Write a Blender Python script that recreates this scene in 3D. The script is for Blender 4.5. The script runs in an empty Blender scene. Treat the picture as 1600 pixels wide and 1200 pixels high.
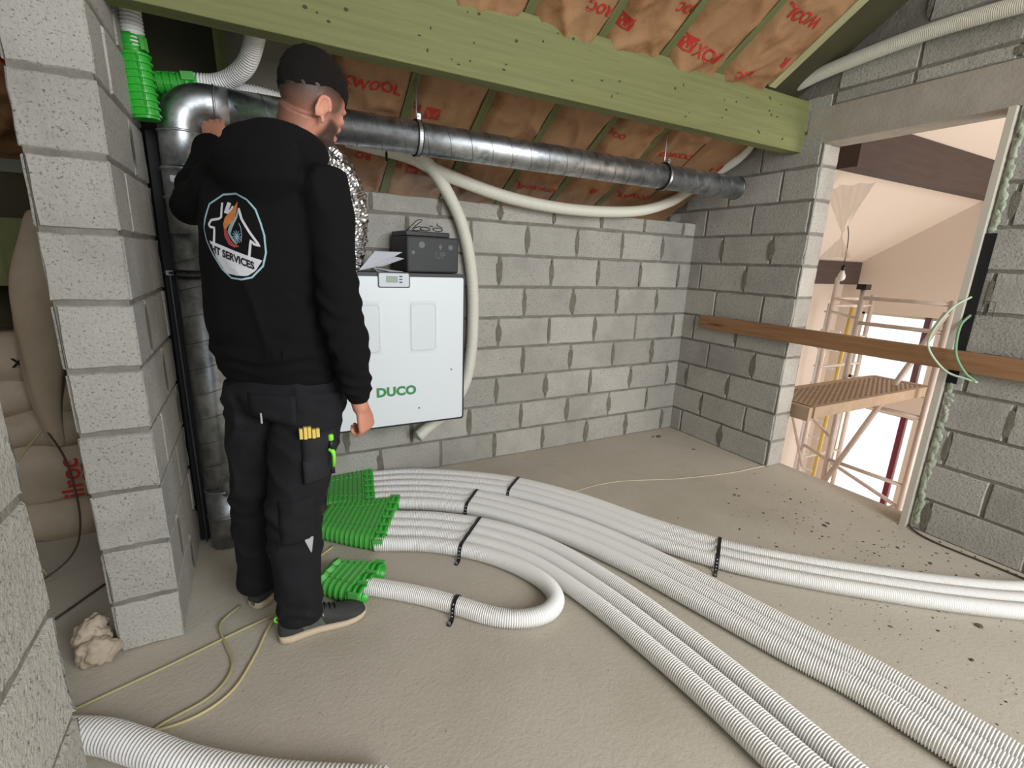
import bpy, math, random
from mathutils import Vector, Matrix, noise
from mathutils.bvhtree import BVHTree
random.seed(7)
sc = bpy.context.scene
COL = sc.collection
PI = math.pi
def V(*a): return Vector(a)
# ------------------------------------------------------------------ camera
cam = bpy.data.objects.new('camera', bpy.data.cameras.new('camera'))
COL.objects.link(cam)
cam.location = (0, 0, 1.40)
cam.rotation_euler = (1.3203114, -0.0365443, -0.4880920)
cam.data.sensor_width = 36.0
cam.data.lens = 36.0 * 748.7 / 1600.0
cam.data.clip_start = 0.02
sc.camera = cam
# ------------------------------------------------------------------ light
sc.view_settings.view_transform = 'Standard'
sc.view_settings.look = 'None'
sc.view_settings.exposure = 0.73
sc.view_settings.gamma = 1.0
w = bpy.data.worlds.new('world'); sc.world = w; w.use_nodes = True
w.node_tree.nodes['Background'].inputs[0].default_value = (0.86, 0.93, 1.0, 1)
w.node_tree.nodes['Background'].inputs[1].default_value = 0.85
def area(name, loc, target, sx, sy, power, color):
    l = bpy.data.lights.new(name, 'AREA'); l.shape = 'RECTANGLE'; l.size = sx; l.size_y = sy
    l.energy = power; l.color = color
    o = bpy.data.objects.new(name, l); COL.objects.link(o); o.location = loc
    o.rotation_euler = (Vector(target) - Vector(loc)).to_track_quat('-Z', 'Y').to_euler()
    return o
# daylight from the window opening behind the camera
area('daylight_rear', (1.7, -2.55, 2.3), (0.5, 1.6, 0.5), 2.3, 1.7, 98, (0.98, 0.99, 1.0))
# weak fill lamp added to brighten the sacks in the left room
area('fill_left_room', (-2.7, 0.4, 1.7), (-0.9, 2.9, 0.7), 0.9, 0.9, 5.5, (1.0, 0.93, 0.86))
# daylight through the two tall windows of the stairwell
area('daylight_stairwell_upper', (7.95, 3.05, 0.5), (4.0, 2.6, 0.5), 0.9, 0.9, 16, (1.0, 0.97, 0.95))
area('daylight_stairwell_lower', (7.95, 3.05, -1.5), (4.0, 2.6, -1.5), 0.9, 2.2, 26, (1.0, 0.97, 0.95))
# fill lamp added out of view at the right side of the stairwell
area('fill_stairwell_side', (5.3, -1.2, 0.6), (5.5, 3.0, 0.9), 2.6, 2.4, 80, (1.0, 0.96, 0.93))
# ------------------------------------------------------------------ materials
def lin(c):
    return tuple(((x / 255) / 12.92 if x / 255 <= 0.04045 else (((x / 255) + 0.055) / 1.055) ** 2.4) for x in c)
MATS = {}
def mat(name, rgb, rough=0.6, metal=0.0, var=0.0, vscale=8.0, bump=0.0, bscale=60.0, rgb2=None, emit=None,
        alpha=None, stretch=None, spec=None, fine=None, dirt=None, trans=None, blotch=None):
    """plain / noisy procedural principled material"""
    if name in MATS: return MATS[name]
    m = bpy.data.materials.new(name); m.use_nodes = True; MATS[name] = m
    nt = m.node_tree; N = nt.nodes; L = nt.links
    b = N['Principled BSDF']; c = lin(rgb) + (1,)
    b.inputs['Base Color'].default_value = c
    b.inputs['Roughness'].default_value = rough; b.inputs['Metallic'].default_value = metal
    if spec is not None: b.inputs['Specular IOR Level'].default_value = spec
    if alpha is not None: b.inputs['Alpha'].default_value = alpha
    if trans is not None: b.inputs['Transmission Weight'].default_value = trans
    if emit: b.inputs['Emission Color'].default_value = lin(emit[0]) + (1,); b.inputs['Emission Strength'].default_value = emit[1]
    tc = N.new('ShaderNodeTexCoord'); mp = N.new('ShaderNodeMapping'); L.new(tc.outputs['Object'], mp.inputs[0])
    if stretch: mp.inputs['Scale'].default_value = stretch
    col = None
    def mix(fac_out, a_out, a_val, b_val):
        mx = N.new('ShaderNodeMix'); mx.data_type = 'RGBA'
        L.new(fac_out, mx.inputs[0])
        if a_out: L.new(a_out, mx.inputs[6])
        else: mx.inputs[6].default_value = a_val
        mx.inputs[7].default_value = b_val
        return mx.outputs[2]
    def ramp(inp, lo, hi, a=0.0, bb=1.0):
        r = N.new('ShaderNodeMapRange'); L.new(inp, r.inputs[0])
        r.inputs[1].default_value = lo; r.inputs[2].default_value = hi
        r.inputs[3].default_value = a; r.inputs[4].default_value = bb
        return r.outputs[0]
    def ns(scale, detail=6, rgh=0.6):
        n = N.new('ShaderNodeTexNoise'); n.inputs['Scale'].default_value = scale
        n.inputs['Detail'].default_value = detail; n.inputs['Roughness'].default_value = rgh
        L.new(mp.outputs[0], n.inputs['Vector']); return n.outputs['Fac']
    if rgb2 is not None:
        col = mix(ramp(ns(vscale), 0.5 - 0.25, 0.5 + 0.25), None, c, lin(rgb2) + (1,))
    if fine:   # (scale, rgb, lo, hi): small grains of another colour
        col = mix(ramp(ns(fine[0], 3, 0.7), fine[2], fine[3]), col, c, lin(fine[1]) + (1,))
    if blotch:
        col = mix(ramp(ns(blotch[0], 5, 0.65), blotch[2], blotch[3]), col, c, lin(blotch[1]) + (1,))
    if col: L.new(col, b.inputs['Base Color'])
    if bump:
        bp = N.new('ShaderNodeBump'); bp.inputs['Strength'].default_value = bump; bp.inputs['Distance'].default_value = 0.006
        L.new(ns(bscale, 5, 0.65), bp.inputs['Height']); L.new(bp.outputs[0], b.inputs['Normal'])
    return m
def tintmat(name, rgb, rough, bump, bscale, fine):
    """base colour multiplied by each block's own tint (a colour attribute of the thing)"""
    m = mat(name, rgb, rough, bump=bump, bscale=bscale, fine=fine, rgb2=tuple(x * 0.93 for x in rgb), vscale=5, blotch=(2.5, tuple(x * 0.86 for x in rgb), 0.52, 0.75))
    nt = m.node_tree; N = nt.nodes; L = nt.links; b = N['Principled BSDF']
    src = b.inputs['Base Color'].links[0].from_socket
    at = N.new('ShaderNodeAttribute'); at.attribute_name = 'tint'
    mx = N.new('ShaderNodeMix'); mx.data_type = 'RGBA'; mx.blend_type = 'MULTIPLY'; mx.inputs[0].default_value = 1
    L.new(src, mx.inputs[6]); L.new(at.outputs['Color'], mx.inputs[7]); L.new(mx.outputs[2], b.inputs['Base Color'])
    return m
M_block = tintmat('concrete_block', (184, 180, 171), 0.95, 1.0, 75, (130, (104, 101, 93), 0.57, 0.68))
M_mortar = mat('mortar', (134, 130, 120), 0.95, rgb2=(104, 100, 92), vscale=14, bump=0.9, bscale=60)
M_smear = mat('mortar_smear', (126, 121, 108), 0.95, rgb2=(100, 96, 85), vscale=25, bump=0.9, bscale=90)
M_floor = mat('screed', (190, 182, 168), 0.92, rgb2=(178, 170, 154), vscale=1.6, bump=0.5, bscale=60,
              fine=(150, (150, 142, 124), 0.58, 0.74), blotch=(0.9, (164, 156, 138), 0.5, 0.78))
M_render = mat('concrete_render', (172, 166, 154), 0.9, rgb2=(150, 144, 130), vscale=6, bump=0.4, bscale=70)
M_plaster = mat('plaster', (224, 210, 196), 0.9, rgb2=(219, 204, 190), vscale=1.2, bump=0.15, bscale=30)
M_ceilboard = mat('plasterboard', (230, 218, 204), 0.9, rgb2=(226, 213, 198), vscale=1.0)
M_green = mat('treated_timber', (122, 124, 76), 0.72, rgb2=(102, 105, 62), vscale=3.0, stretch=(0.55, 9, 14), bump=0.35, bscale=12,
              fine=(9, (104, 104, 52), 0.62, 0.74))
M_rafter = mat('treated_rafter', (112, 116, 72), 0.75, rgb2=(92, 96, 56), vscale=5.0, stretch=(9, 0.8, 2), bump=0.3, bscale=14)
M_palewood = mat('pale_rafter', (176, 172, 132), 0.75, rgb2=(150, 148, 104), vscale=5.0, stretch=(9, 0.8, 2), bump=0.3, bscale=14)
M_knot = mat('knot', (62, 56, 28), 0.8)
M_kraft = mat('kraft_paper', (166, 128, 90), 0.62, rgb2=(146, 108, 74), vscale=3.5, bump=0.5, bscale=22, blotch=(6, (132, 84, 48), 0.52, 0.72))
M_red = mat('red_print', (176, 44, 34), 0.6)
M_wood = mat('plank_wood', (160, 120, 84), 0.7, rgb2=(128, 90, 58), vscale=3.5, stretch=(10, 0.7, 12), bump=0.25, bscale=9, fine=(2.2, (84, 52, 30), 0.62, 0.72))
M_brown = mat('dark_stained_timber', (84, 70, 64), 0.75, rgb2=(70, 56, 50), vscale=5, stretch=(0.6, 6, 6), bump=0.3, bscale=10)
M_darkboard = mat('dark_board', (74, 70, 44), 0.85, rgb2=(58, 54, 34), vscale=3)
M_greyboard = mat('grey_board', (122, 118, 104), 0.9, rgb2=(108, 104, 90), vscale=5)
M_steel = mat('galvanised_steel', (226, 230, 232), 0.40, metal=1.0, rgb2=(160, 164, 168), vscale=5, bump=0.06, bscale=6, blotch=(18, (140, 144, 148), 0.45, 0.7))
M_seam = mat('steel_seam', (120, 124, 126), 0.4, metal=1.0)
M_foil = mat('aluminium_foil', (214, 214, 214), 0.16, metal=1.0, bump=0.6, bscale=45)
M_pipe = mat('white_corrugated_plastic', (238, 237, 233), 0.45)
M_pipein = mat('pipe_inside', (60, 60, 60), 0.8)
M_smooth = mat('white_pipe_plastic', (216, 214, 200), 0.5)
M_gr = mat('green_plastic', (56, 178, 56), 0.38, rgb2=(48, 164, 50), vscale=6)
M_grdust = mat('green_plastic_dusty', (70, 182, 66), 0.5, rgb2=(96, 170, 88), vscale=14)
M_grdark = mat('green_plastic_inside', (40, 138, 40), 0.5)
M_black = mat('black_plastic', (24, 24, 26), 0.45)
M_rubber = mat('black_rubber', (16, 16, 17), 0.7)
M_white = mat('white_panel', (222, 228, 230), 0.35)
M_ctrl = mat('control_panel_grey', (196, 204, 210), 0.35)
M_lcd = mat('lcd', (136, 150, 130), 0.3)
M_logo = mat('logo_green', (58, 140, 78), 0.5)
M_film = mat('clear_film', (236, 240, 242), 0.12, alpha=0.18)
M_box = mat('charcoal_box', (48, 50, 50), 0.55, rgb2=(42, 44, 44), vscale=30)
M_boxp = mat('grey_box_print', (104, 108, 108), 0.6)
M_paper = mat('white_paper', (206, 208, 216), 0.7)
M_cable = mat('beige_cable', (172, 164, 122), 0.6)
M_cabled = mat('dark_cable', (70, 62, 46), 0.6)
M_yellowcable = mat('yellow_cable', (200, 186, 140), 0.6)
M_hoodie = mat('black_fleece', (19, 18, 19), 0.95, bump=0.25, bscale=300, spec=0.15)
M_trous = mat('black_workwear', (33, 33, 36), 0.85, rgb2=(26, 26, 28), vscale=9, bump=0.3, bscale=160, spec=0.2, blotch=(7, (54, 52, 50), 0.62, 0.85))
M_pocket = mat('charcoal_canvas', (44, 44, 47), 0.85, rgb2=(36, 36, 38), vscale=14, bump=0.3, bscale=200, spec=0.2)
M_skin = mat('skin', (198, 140, 116), 0.55, rgb2=(186, 122, 100), vscale=14, bump=0.12, bscale=120)
def _sk():
    nt = M_skin.node_tree; N = nt.nodes; L = nt.links; b = N['Principled BSDF']; src = b.inputs['Base Color'].links[0].from_socket
    at = N.new('ShaderNodeAttribute'); at.attribute_name = 'stubble'; mx = N.new('ShaderNodeMix'); mx.data_type = 'RGBA'
    L.new(at.outputs['Fac'], mx.inputs[0]); L.new(src, mx.inputs[6]); mx.inputs[7].default_value = lin((52, 38, 32)) + (1,); L.new(mx.outputs[2], b.inputs['Base Color'])
_sk()
M_hair = mat('dark_hair', (22, 18, 16), 0.7, bump=1.0, bscale=420, spec=0.25)
M_stub = mat('beard', (50, 38, 30), 0.85, bump=0.8, bscale=220)
M_shoe = mat('shoe_upper', (44, 46, 46), 0.8, rgb2=(62, 62, 58), vscale=22, bump=0.3, bscale=200)
M_shoeg = mat('shoe_grey_panel', (92, 96, 88), 0.8, rgb2=(74, 78, 72), vscale=30)
M_sole = mat('shoe_sole', (206, 188, 160), 0.7, rgb2=(188, 170, 144), vscale=20)
M_refl = mat('reflective_grey', (176, 176, 176), 0.35)
M_lime = mat('lime_plastic', (130, 226, 60), 0.4)
M_yell = mat('yellow_rule', (216, 190, 96), 0.5)
M_sack = mat('paper_sack', (190, 176, 156), 0.75, rgb2=(170, 154, 134), vscale=7, bump=0.5, bscale=25)
M_plasticsack = mat('woven_plastic_sack', (176, 160, 138), 0.6, rgb2=(154, 138, 116), vscale=5, bump=0.6, bscale=14)
M_sheet = mat('plastic_sheet', (236, 226, 212), 0.3, alpha=0.42, bump=0.8, bscale=14)
M_scaf = mat('scaffold_tube', (222, 210, 200), 0.45, metal=0.1, rgb2=(206, 192, 182), vscale=10)
M_deck = mat('perforated_deck', (186, 162, 136), 0.6, rgb2=(164, 140, 114), vscale=10)
M_deckhole = mat('deck_hole', (112, 92, 74), 0.8)
M_frame = mat('window_frame', (110, 76, 84), 0.5)
M_maroon = mat('maroon_frame', (122, 40, 58), 0.5)
M_alu = mat('pale_frame', (198, 192, 178), 0.5)
M_foam = mat('green_foam', (132, 152, 124), 0.9, rgb2=(190, 192, 176), vscale=24, bump=1.0, bscale=60)
M_debris = mat('debris', (58, 50, 42), 0.95, rgb2=(112, 100, 84), vscale=30)
M_glass = mat('glass', (255, 255, 255), 0.0, alpha=0.12)
M_bulb = mat('bulb_glass', (244, 240, 236), 0.3)
M_shade_ink = mat('painted_shade_and_ink', (18, 17, 15), 0.9)  # near black: painted slot and recess shade, also ink of the marks
# ------------------------------------------------------------------ mesh helpers
class MB:
    def __init__(s): s.v = []; s.f = []; s.m = []; s.t = []
    def add(s, vs, fs, mi=0, tint=1.0):
        o = len(s.v); s.v += [tuple(v) for v in vs]; s.f += [tuple(i + o for i in f) for f in fs]
        s.m += [mi] * len(fs); s.t += [tint] * len(vs)
    def box(s, lo, hi, mi=0, mtx=None, tint=1.0):
        x0, y0, z0 = lo; x1, y1, z1 = hi
        vs = [V(x, y, z) for z in (z0, z1) for y in (y0, y1) for x in (x0, x1)]
        if mtx: vs = [mtx @ v for v in vs]
        s.add(vs, [(0, 2, 3, 1), (4, 5, 7, 6), (0, 1, 5, 4), (2, 6, 7, 3), (0, 4, 6, 2), (1, 3, 7, 5)], mi, tint)
    def loft(s, rings, mi=0, caps=True, closed=False):
        n = len(rings[0]); vs = [p for r in rings for p in r]; fs = []
        R = len(rings)
        for i in range(R if closed else R - 1):
            for j in range(n):
                a = i * n + j; b = i * n + (j + 1) % n; c = ((i + 1) % R) * n + (j + 1) % n; d = ((i + 1) % R) * n + j
                fs.append((a, b, c, d))
        if caps and not closed:
            fs.append(tuple(range(n - 1, -1, -1))); fs.append(tuple((R - 1) * n + j for j in range(n)))
        s.add(vs, fs, mi)
    def tube(s, pts, r, n=12, mi=0, caps=True, rf=None):
        fr = frames(pts); rings = []
        for i, (p, a, b) in enumerate(fr):
            rr = rf(i) if rf else (r[i] if isinstance(r, (list, tuple)) else r)
            rings.append([p + a * (rr * math.cos(2 * PI * k / n)) + b * (rr * math.sin(2 * PI * k / n)) for k in range(n)])
        s.loft(rings, mi, caps)
    def ell(s, c, r, mi=0, n=20, m=12, mtx=None):
        c = Vector(c); rings = []
        R3 = mtx or Matrix.Identity(3)
        vs = []; fs = []
        for i in range(1, m):
            th = PI * i / m
            for j in range(n):
                ph = 2 * PI * j / n
                vs.append(c + R3 @ V(r[0] * math.sin(th) * math.cos(ph), r[1] * math.sin(th) * math.sin(ph), r[2] * math.cos(th)))
        top = len(vs); vs.append(c + R3 @ V(0, 0, r[2])); vs.append(c + R3 @ V(0, 0, -r[2]))
        for i in range(m - 2):
            for j in range(n):
                fs.append((i * n + j, (i + 1) * n + j, (i + 1) * n + (j + 1) % n, i * n + (j + 1) % n))
        for j in range(n):
            fs.append((top, j, (j + 1) % n)); fs.append((top + 1, (m - 2) * n + (j + 1) % n, (m - 2) * n + j))
        s.add(vs, fs, mi)
    def build(s, name, mats, parent=None, smooth=False, bevel=0, loc=None, tint=False):
        me = bpy.data.meshes.new(name); me.from_pydata(s.v, [], s.f)
        if not isinstance(mats, (list, tuple)): mats = [mats]
        for m in mats: me.materials.append(m)
        me.polygons.foreach_set('material_index', s.m)
        if smooth: me.polygons.foreach_set('use_smooth', [True] * len(s.f))
        if tint:
            a = me.color_attributes.new('tint', 'FLOAT_COLOR', 'POINT')
            for i, t in enumerate(s.t): a.data[i].color = (t, t, t * 1.0, 1)
        me.update()
        o = bpy.data.objects.new(name, me); COL.objects.link(o)
        if loc is not None:
            me.transform(Matrix.Translation(-Vector(loc))); o.location = loc
        if parent:
            o.parent = parent; o.location = Vector(o.location) - Vector(parent.location) if parent.type == 'EMPTY' or loc is None else o.location
            if parent.type == 'EMPTY' and loc is None: o.location = -Vector(parent.location)
        if bevel:
            b = o.modifiers.new('b', 'BEVEL'); b.width = bevel; b.segments = 2; b.limit_method = 'ANGLE'
        return o
def frames(pts):
    pts = [Vector(p) for p in pts]; out = []; a = None
    for i, p in enumerate(pts):
        t = (pts[min(i + 1, len(pts) - 1)] - pts[max(i - 1, 0)]).normalized()
        if a is None:
            a = t.cross(V(0, 0, 1))
            if a.length < 0.05: a = t.cross(V(0, 1, 0))
            a.normalize()
        else:
            a = (a - t * a.dot(t)).normalized()
        out.append((p, a, t.cross(a).normalized()))
    return out
def spline(pts, step):
    """resampled Catmull-Rom through pts"""
    P = [Vector(p) for p in pts]; P = [P[0] * 2 - P[1]] + P + [P[-1] * 2 - P[-2]]
    d = []
    for i in range(1, len(P) - 2):
        for k in range(24):
            t = k / 24
            a, b, c, e = P[i - 1:i + 3]
            d.append(0.5 * ((2 * b) + (c - a) * t + (2 * a - 5 * b + 4 * c - e) * t * t + (3 * b - a - 3 * c + e) * t ** 3))
    d.append(P[-2]); out = [d[0]]; acc = 0; need = step
    L = sum((d[i + 1] - d[i]).length for i in range(len(d) - 1)); n = max(2, round(L / step)); st = L / n
    acc = 0; k = 1
    for i in range(len(d) - 1):
        seg = (d[i + 1] - d[i]).length
        while k < n and acc + seg >= k * st:
            out.append(d[i].lerp(d[i + 1], (k * st - acc) / max(seg, 1e-9))); k += 1
        acc += seg
    out.append(d[-1]); return out
def empty(name, loc, rz=0):
    o = bpy.data.objects.new(name, None); COL.objects.link(o); o.location = loc; o.rotation_euler = (0, 0, rz)
    o.empty_display_size = 0.05; return o
def tag(o, label, cat, group=None, kind=None):
    o['label'] = label; o['category'] = cat
    if group: o['group'] = group
    if kind: o['kind'] = kind
    return o
def struct(o, label=None):
    o['kind'] = 'structure'
    if label: o['label'] = label
    return o
def noisy(o, amp, scale, seed=0.0, stretch=(1, 1, 1)):
    for v in o.data.vertices:
        p = Vector((v.co.x * stretch[0], v.co.y * stretch[1], v.co.z * stretch[2])) * scale + V(seed, seed, seed)
        v.co += v.normal * (noise.noise(p) * amp)
    o.data.update()
def remesh(o, vox, smooth=4, sub=False):
    r = o.modifiers.new('r', 'REMESH'); r.mode = 'VOXEL'; r.voxel_size = vox; r.use_smooth_shade = True
    if smooth:
        s = o.modifiers.new('s', 'SMOOTH'); s.iterations = smooth; s.factor = 0.6
    dg = bpy.context.evaluated_depsgraph_get(); dg.update()
    me = bpy.data.meshes.new_from_object(o.evaluated_get(dg)); o.modifiers.clear(); old = o.data
    o.data = me; bpy.data.meshes.remove(old)
    me.polygons.foreach_set('use_smooth', [True] * len(me.polygons)); return o
def textmesh(s, size=1.0, offset=0.0, spacing=1.0):
    """flat text as (verts, faces) in its own xy plane, centred"""
    cu = bpy.data.curves.new('t', 'FONT'); cu.body = s; cu.size = size; cu.offset = offset; cu.space_character = spacing
    cu.align_x = 'CENTER'; cu.align_y = 'CENTER'; cu.resolution_u = 3
    o = bpy.data.objects.new('t', cu); COL.objects.link(o)
    dg = bpy.context.evaluated_depsgraph_get(); dg.update()
    me = bpy.data.meshes.new_from_object(o.evaluated_get(dg))
    vs = [v.co.copy() for v in me.vertices]; fs = [tuple(p.vertices) for p in me.polygons]
    bpy.data.objects.remove(o); bpy.data.meshes.remove(me); bpy.data.curves.remove(cu)
    return vs, fs
# ------------------------------------------------------------------ setting: block walls
XR, YB = 3.24, 2.935
CH, Z0, BL = 0.2071, -0.011, 0.411      # course height, first bed joint, block length
TH = math.radians(31.7); TT = math.tan(TH)
def roofz(y): return 2.46 - TT * (y - 2.13)
def blockface(mb, O, U, N, u0, u1, z0, z1, odd, even, top=None, seed=0, jt=0.016, smear=0.5):
    """courses of blocks standing 5 mm proud of the mortar, on the plane O + u*U, outward normal N"""
    rnd = random.Random(seed); O = Vector(O); U = Vector(U); N = Vector(N)
    k = int((z0 - Z0) / CH) - 1
    while Z0 + k * CH < z1:
        zb = max(z0, Z0 + k * CH + jt / 2); zt = min(z1, Z0 + (k + 1) * CH - jt / 2)
        ph = (odd if k % 2 else even) + rnd.uniform(-0.006, 0.006)
        j = math.floor((u0 - ph) / BL) - 1
        while ph + j * BL < u1:
            a = max(u0, ph + j * BL + jt / 2); b = min(u1, ph + (j + 1) * BL - jt / 2); j += 1
            if b - a < 0.02 or zt - zb < 0.02: continue
            ta = min(zt, top(a)) if top else zt; tb = min(zt, top(b)) if top else zt
            if min(ta, tb) - zb < 0.015: continue
            q = lambda: rnd.uniform(-0.0025, 0.0025)
            tint = rnd.uniform(0.78, 1.02)
            pts = [(a, zb), (b, zb), (b, tb), (a, ta)]
            cu, cz = (a + b) / 2, (zb + min(ta, tb)) / 2
            bv = 0.004; d = 0.006 + q(); base = []; fr = []; SUB = (7, 4, 7, 4)
            for e_ in range(4):
                (xa, za_), (xb, zb_) = pts[e_], pts[(e_ + 1) % 4]
                for t_ in range(SUB[e_]):
                    f_ = t_ / SUB[e_]; x = xa + (xb - xa) * f_; z = za_ + (zb_ - za_) * f_
                    nx = 1 - 2 * bv / (b - a); nz = 1 - 2 * bv / max(.03, min(ta, tb) - zb); jx, jz = q() * .9, q() * .9
                    base.append(O + U * (x + jx) + V(0, 0, z + jz))
                    fr.append(O + U * (cu + (x - cu) * nx + jx - q() * .5) + V(0, 0, cz + (z - cz) * nz + jz) + N * d)
            n_ = len(base)
            mb.add(base + fr, [(i_, (i_ + 1) % n_, n_ + (i_ + 1) % n_, n_ + i_) for i_ in range(n_)] + [tuple(range(n_, 2 * n_))], 0, tint)
            # mortar squeezed out beside the head joint
            if smear and rnd.random() < smear and b < u1 - 0.03:
                hh = rnd.uniform(0.7, 1.02) * (zt - zb); wd = rnd.uniform(0.012, 0.027); zc = (zb + zt) / 2
                n = 14; ring = []
                for i in range(n):
                    an = 2 * PI * i / n; rr = 1 + rnd.uniform(-0.25, 0.20)
                    ring.append(O + U * (b + jt / 2 + math.cos(an) * wd * rr) + V(0, 0, zc + math.sin(an) * hh * 0.5 * min(rr, 1.0)) + N * 0.0088)
                mb.add(ring + [O + U * (b + jt / 2) + V(0, 0, zc) + N * 0.0098], [(i, (i + 1) % n, n) for i in range(n)], 2)
        k += 1
    return mb
def orient(mb):
    pass
WM = [M_block, M_mortar, M_smear]
def finish(mb, name, label=None):
    o = mb.build(name, WM, tint=True)
    return struct(o, label)
# floor: slab with a cut at the stairwell
m = MB(); m.box((-3.2, -2.6, -0.22), (3.41, 3.6, 0.0)); struct(m.build('floor', M_floor), 'dusty beige screed floor of the attic room')
# back wall
m = MB(); m.box((-0.6, YB, 0), (XR, YB + 0.2, 1.75), 1)
blockface(m, (0, YB, 0), (1, 0, 0), (0, -1, 0), -0.55, XR - 0.004, 0.004, 1.75, 2.901 - 8 * BL, 2.696 - 8 * BL, seed=3, smear=0.92)
finish(m, 'wall_back', 'low grey concrete block wall behind the ventilation unit')
# right wall with the tall opening
OY0, OY1, OZ = 1.12, 1.99, 2.19
m = MB()
def slab(y0, y1, z0, z1):
    n = 8
    for i in range(n):
        a = y0 + (y1 - y0) * i / n; b = y0 + (y1 - y0) * (i + 1) / n
        za = min(z1, roofz(a) + 0.1); zb = min(z1, roofz(b) + 0.1)
        vs = [V(XR, a, z0), V(XR + 0.17, a, z0), V(XR + 0.17, b, z0), V(XR, b, z0), V(XR, a, za), V(XR + 0.17, a, za), V(XR + 0.17, b, zb), V(XR, b, zb)]
        m.add(vs, [(0, 3, 2, 1), (4, 5, 6, 7), (0, 1, 5, 4), (2, 3, 7, 6), (0, 4, 7, 3), (1, 2, 6, 5)], 1)
slab(OY1, 3.6, -0.2, 4.2); slab(-2.6, OY0, -0.2, 4.2); slab(OY0, OY1, OZ + 0.006, 4.2)
rz = lambda y: roofz(y) + 0.06
kw = dict(top=rz, smear=0.5)
blockface(m, (XR, 0, 0), (0, 1, 0), (-1, 0, 0), OY1 + 0.001, 3.5, 0.004, 4.2, 2.635 - 8 * BL, 2.408 - 8 * BL, seed=5, **kw)
blockface(m, (XR, 0, 0), (0, 1, 0), (-1, 0, 0), -2.5, OY0 - 0.03, 0.004, 2.40, 0.40 - 8 * BL, 0.61 - 8 * BL, seed=6, **kw)
blockface(m, (XR, 0, 0), (0, 1, 0), (-1, 0, 0), -2.5, OY1, 2.405, 4.2, 1.969 - 12 * BL, 1.562 - 12 * BL, seed=8, **kw)
blockface(m, (0, OY1, 0), (1, 0, 0), (0, -1, 0), XR, XR + 0.165, 0.004, OZ - 0.005, XR - 0.2, XR - 0.2, seed=9, smear=0)
finish(m, 'wall_right', 'grey concrete block wall with the tall opening onto the stairwell')
m = MB(); m.box((XR - 0.006, 0.9, OZ), (XR + 0.174, OY1 + 0.12, 2.396)); struct(m.build('trim_1', M_render), 'concrete lintel over the tall opening')
# stub wall beside the duct (its end faces the room) and the near wall left of the doorway
m = MB(); PX0, PX1, PY0, PY1 = -0.524, -0.333, 1.877, 2.552
m.box((PX0 + 0.006, PY0 + 0.006, 0), (PX1 - 0.006, PY1, 2.66), 1)
blockface(m, (0, PY0 + 0.006, 0), (1, 0, 0), (0, -1, 0), PX0, PX1, 0.004, 2.6, -0.524 - 0.003, -0.524 - 0.003, seed=11, smear=0)
blockface(m, (PX1 - 0.006, 0, 0), (0, 1, 0), (1, 0, 0), PY0, PY1, 0.004, 2.62, PY0 + 0.2, PY0 + 0.41, top=lambda y: roofz(y), seed=12, smear=0.5)
blockface(m, (PX0 + 0.006, 0, 0), (0, 1, 0), (-1, 0, 0), PY0, PY1, 0.004, 2.62, PY0 + 0.2, PY0 + 0.41, top=lambda y: roofz(y), seed=13, smear=0)
blockface(m, (0, PY1, 0), (1, 0, 0), (0, 1, 0), PX0, PX1, 0.004, 2.2, -0.527, -0.527, seed=14, smear=0)
finish(m, 'wall_left_rear', 'pale concrete block wall end between the doorway and the metal duct')
m = MB(); m.box((PX0 + 0.006, -2.6, 0), (PX1 - 0.006, 0.929, 4.2), 1)
blockface(m, (PX1 - 0.006, 0, 0), (0, 1, 0), (1, 0, 0), -2.5, 0.935, 0.004, 4.2, 0.935 - 12 * BL, 0.73 - 12 * BL, seed=15, smear=0.5)
blockface(m, (0, 0.929, 0), (1, 0, 0), (0, 1, 0), PX0, PX1, 0.004, 3.2, -0.527, -0.527, seed=16, smear=0)
finish(m, 'wall_left_front', 'sunlit concrete block wall at the near left edge')
# walls of the left room and of the recess, plus an unseen light blocker
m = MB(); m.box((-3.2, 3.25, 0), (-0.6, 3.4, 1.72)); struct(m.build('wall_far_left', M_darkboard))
m = MB(); m.box((-3.2, -2.7, 0), (-0.33, -2.6, 4.2)); struct(m.build('light_block_left_room', M_render))  # added out of view to keep light from the open rear off this room
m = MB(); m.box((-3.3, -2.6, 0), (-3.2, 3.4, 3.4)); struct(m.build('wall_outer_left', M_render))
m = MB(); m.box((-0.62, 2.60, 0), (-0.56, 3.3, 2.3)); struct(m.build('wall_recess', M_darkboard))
# ------------------------------------------------------------------ roof
def rp(x, y, d=0.0):
    """point of the roof slope above plan position (x, y), d metres out along its normal"""
    return V(x, y + 0, roofz(y)) + V(0, math.sin(TH), math.cos(TH)) * d
def slopebox(mb, x0, x1, y0, y1, d0, d1, mi=0):
    vs = [rp(x, y, d) for d in (d0, d1) for y in (y0, y1) for x in (x0, x1)]
    mb.add(vs, [(0, 2, 3, 1), (4, 5, 7, 6), (0, 1, 5, 4), (2, 6, 7, 3), (0, 4, 6, 2), (1, 3, 7, 5)], mi)
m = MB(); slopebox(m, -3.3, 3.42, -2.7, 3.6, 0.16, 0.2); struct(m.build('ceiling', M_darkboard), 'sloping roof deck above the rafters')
RX = [-0.03, 0.372, 0.775, 1.172, 1.575, 1.972, 2.385]
rl = ['dark green rafter left of the grey board, beside the dark roof bay', 'green rafter hidden behind the head of the man',
      'green rafter just above the clamp of the round duct nearest the man', 'second green rafter right of the man',
      'green rafter in the middle of the insulated slope', 'green rafter right of the middle of the insulated slope',
      'green rafter between the two rightmost paper insulation strips']
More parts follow.
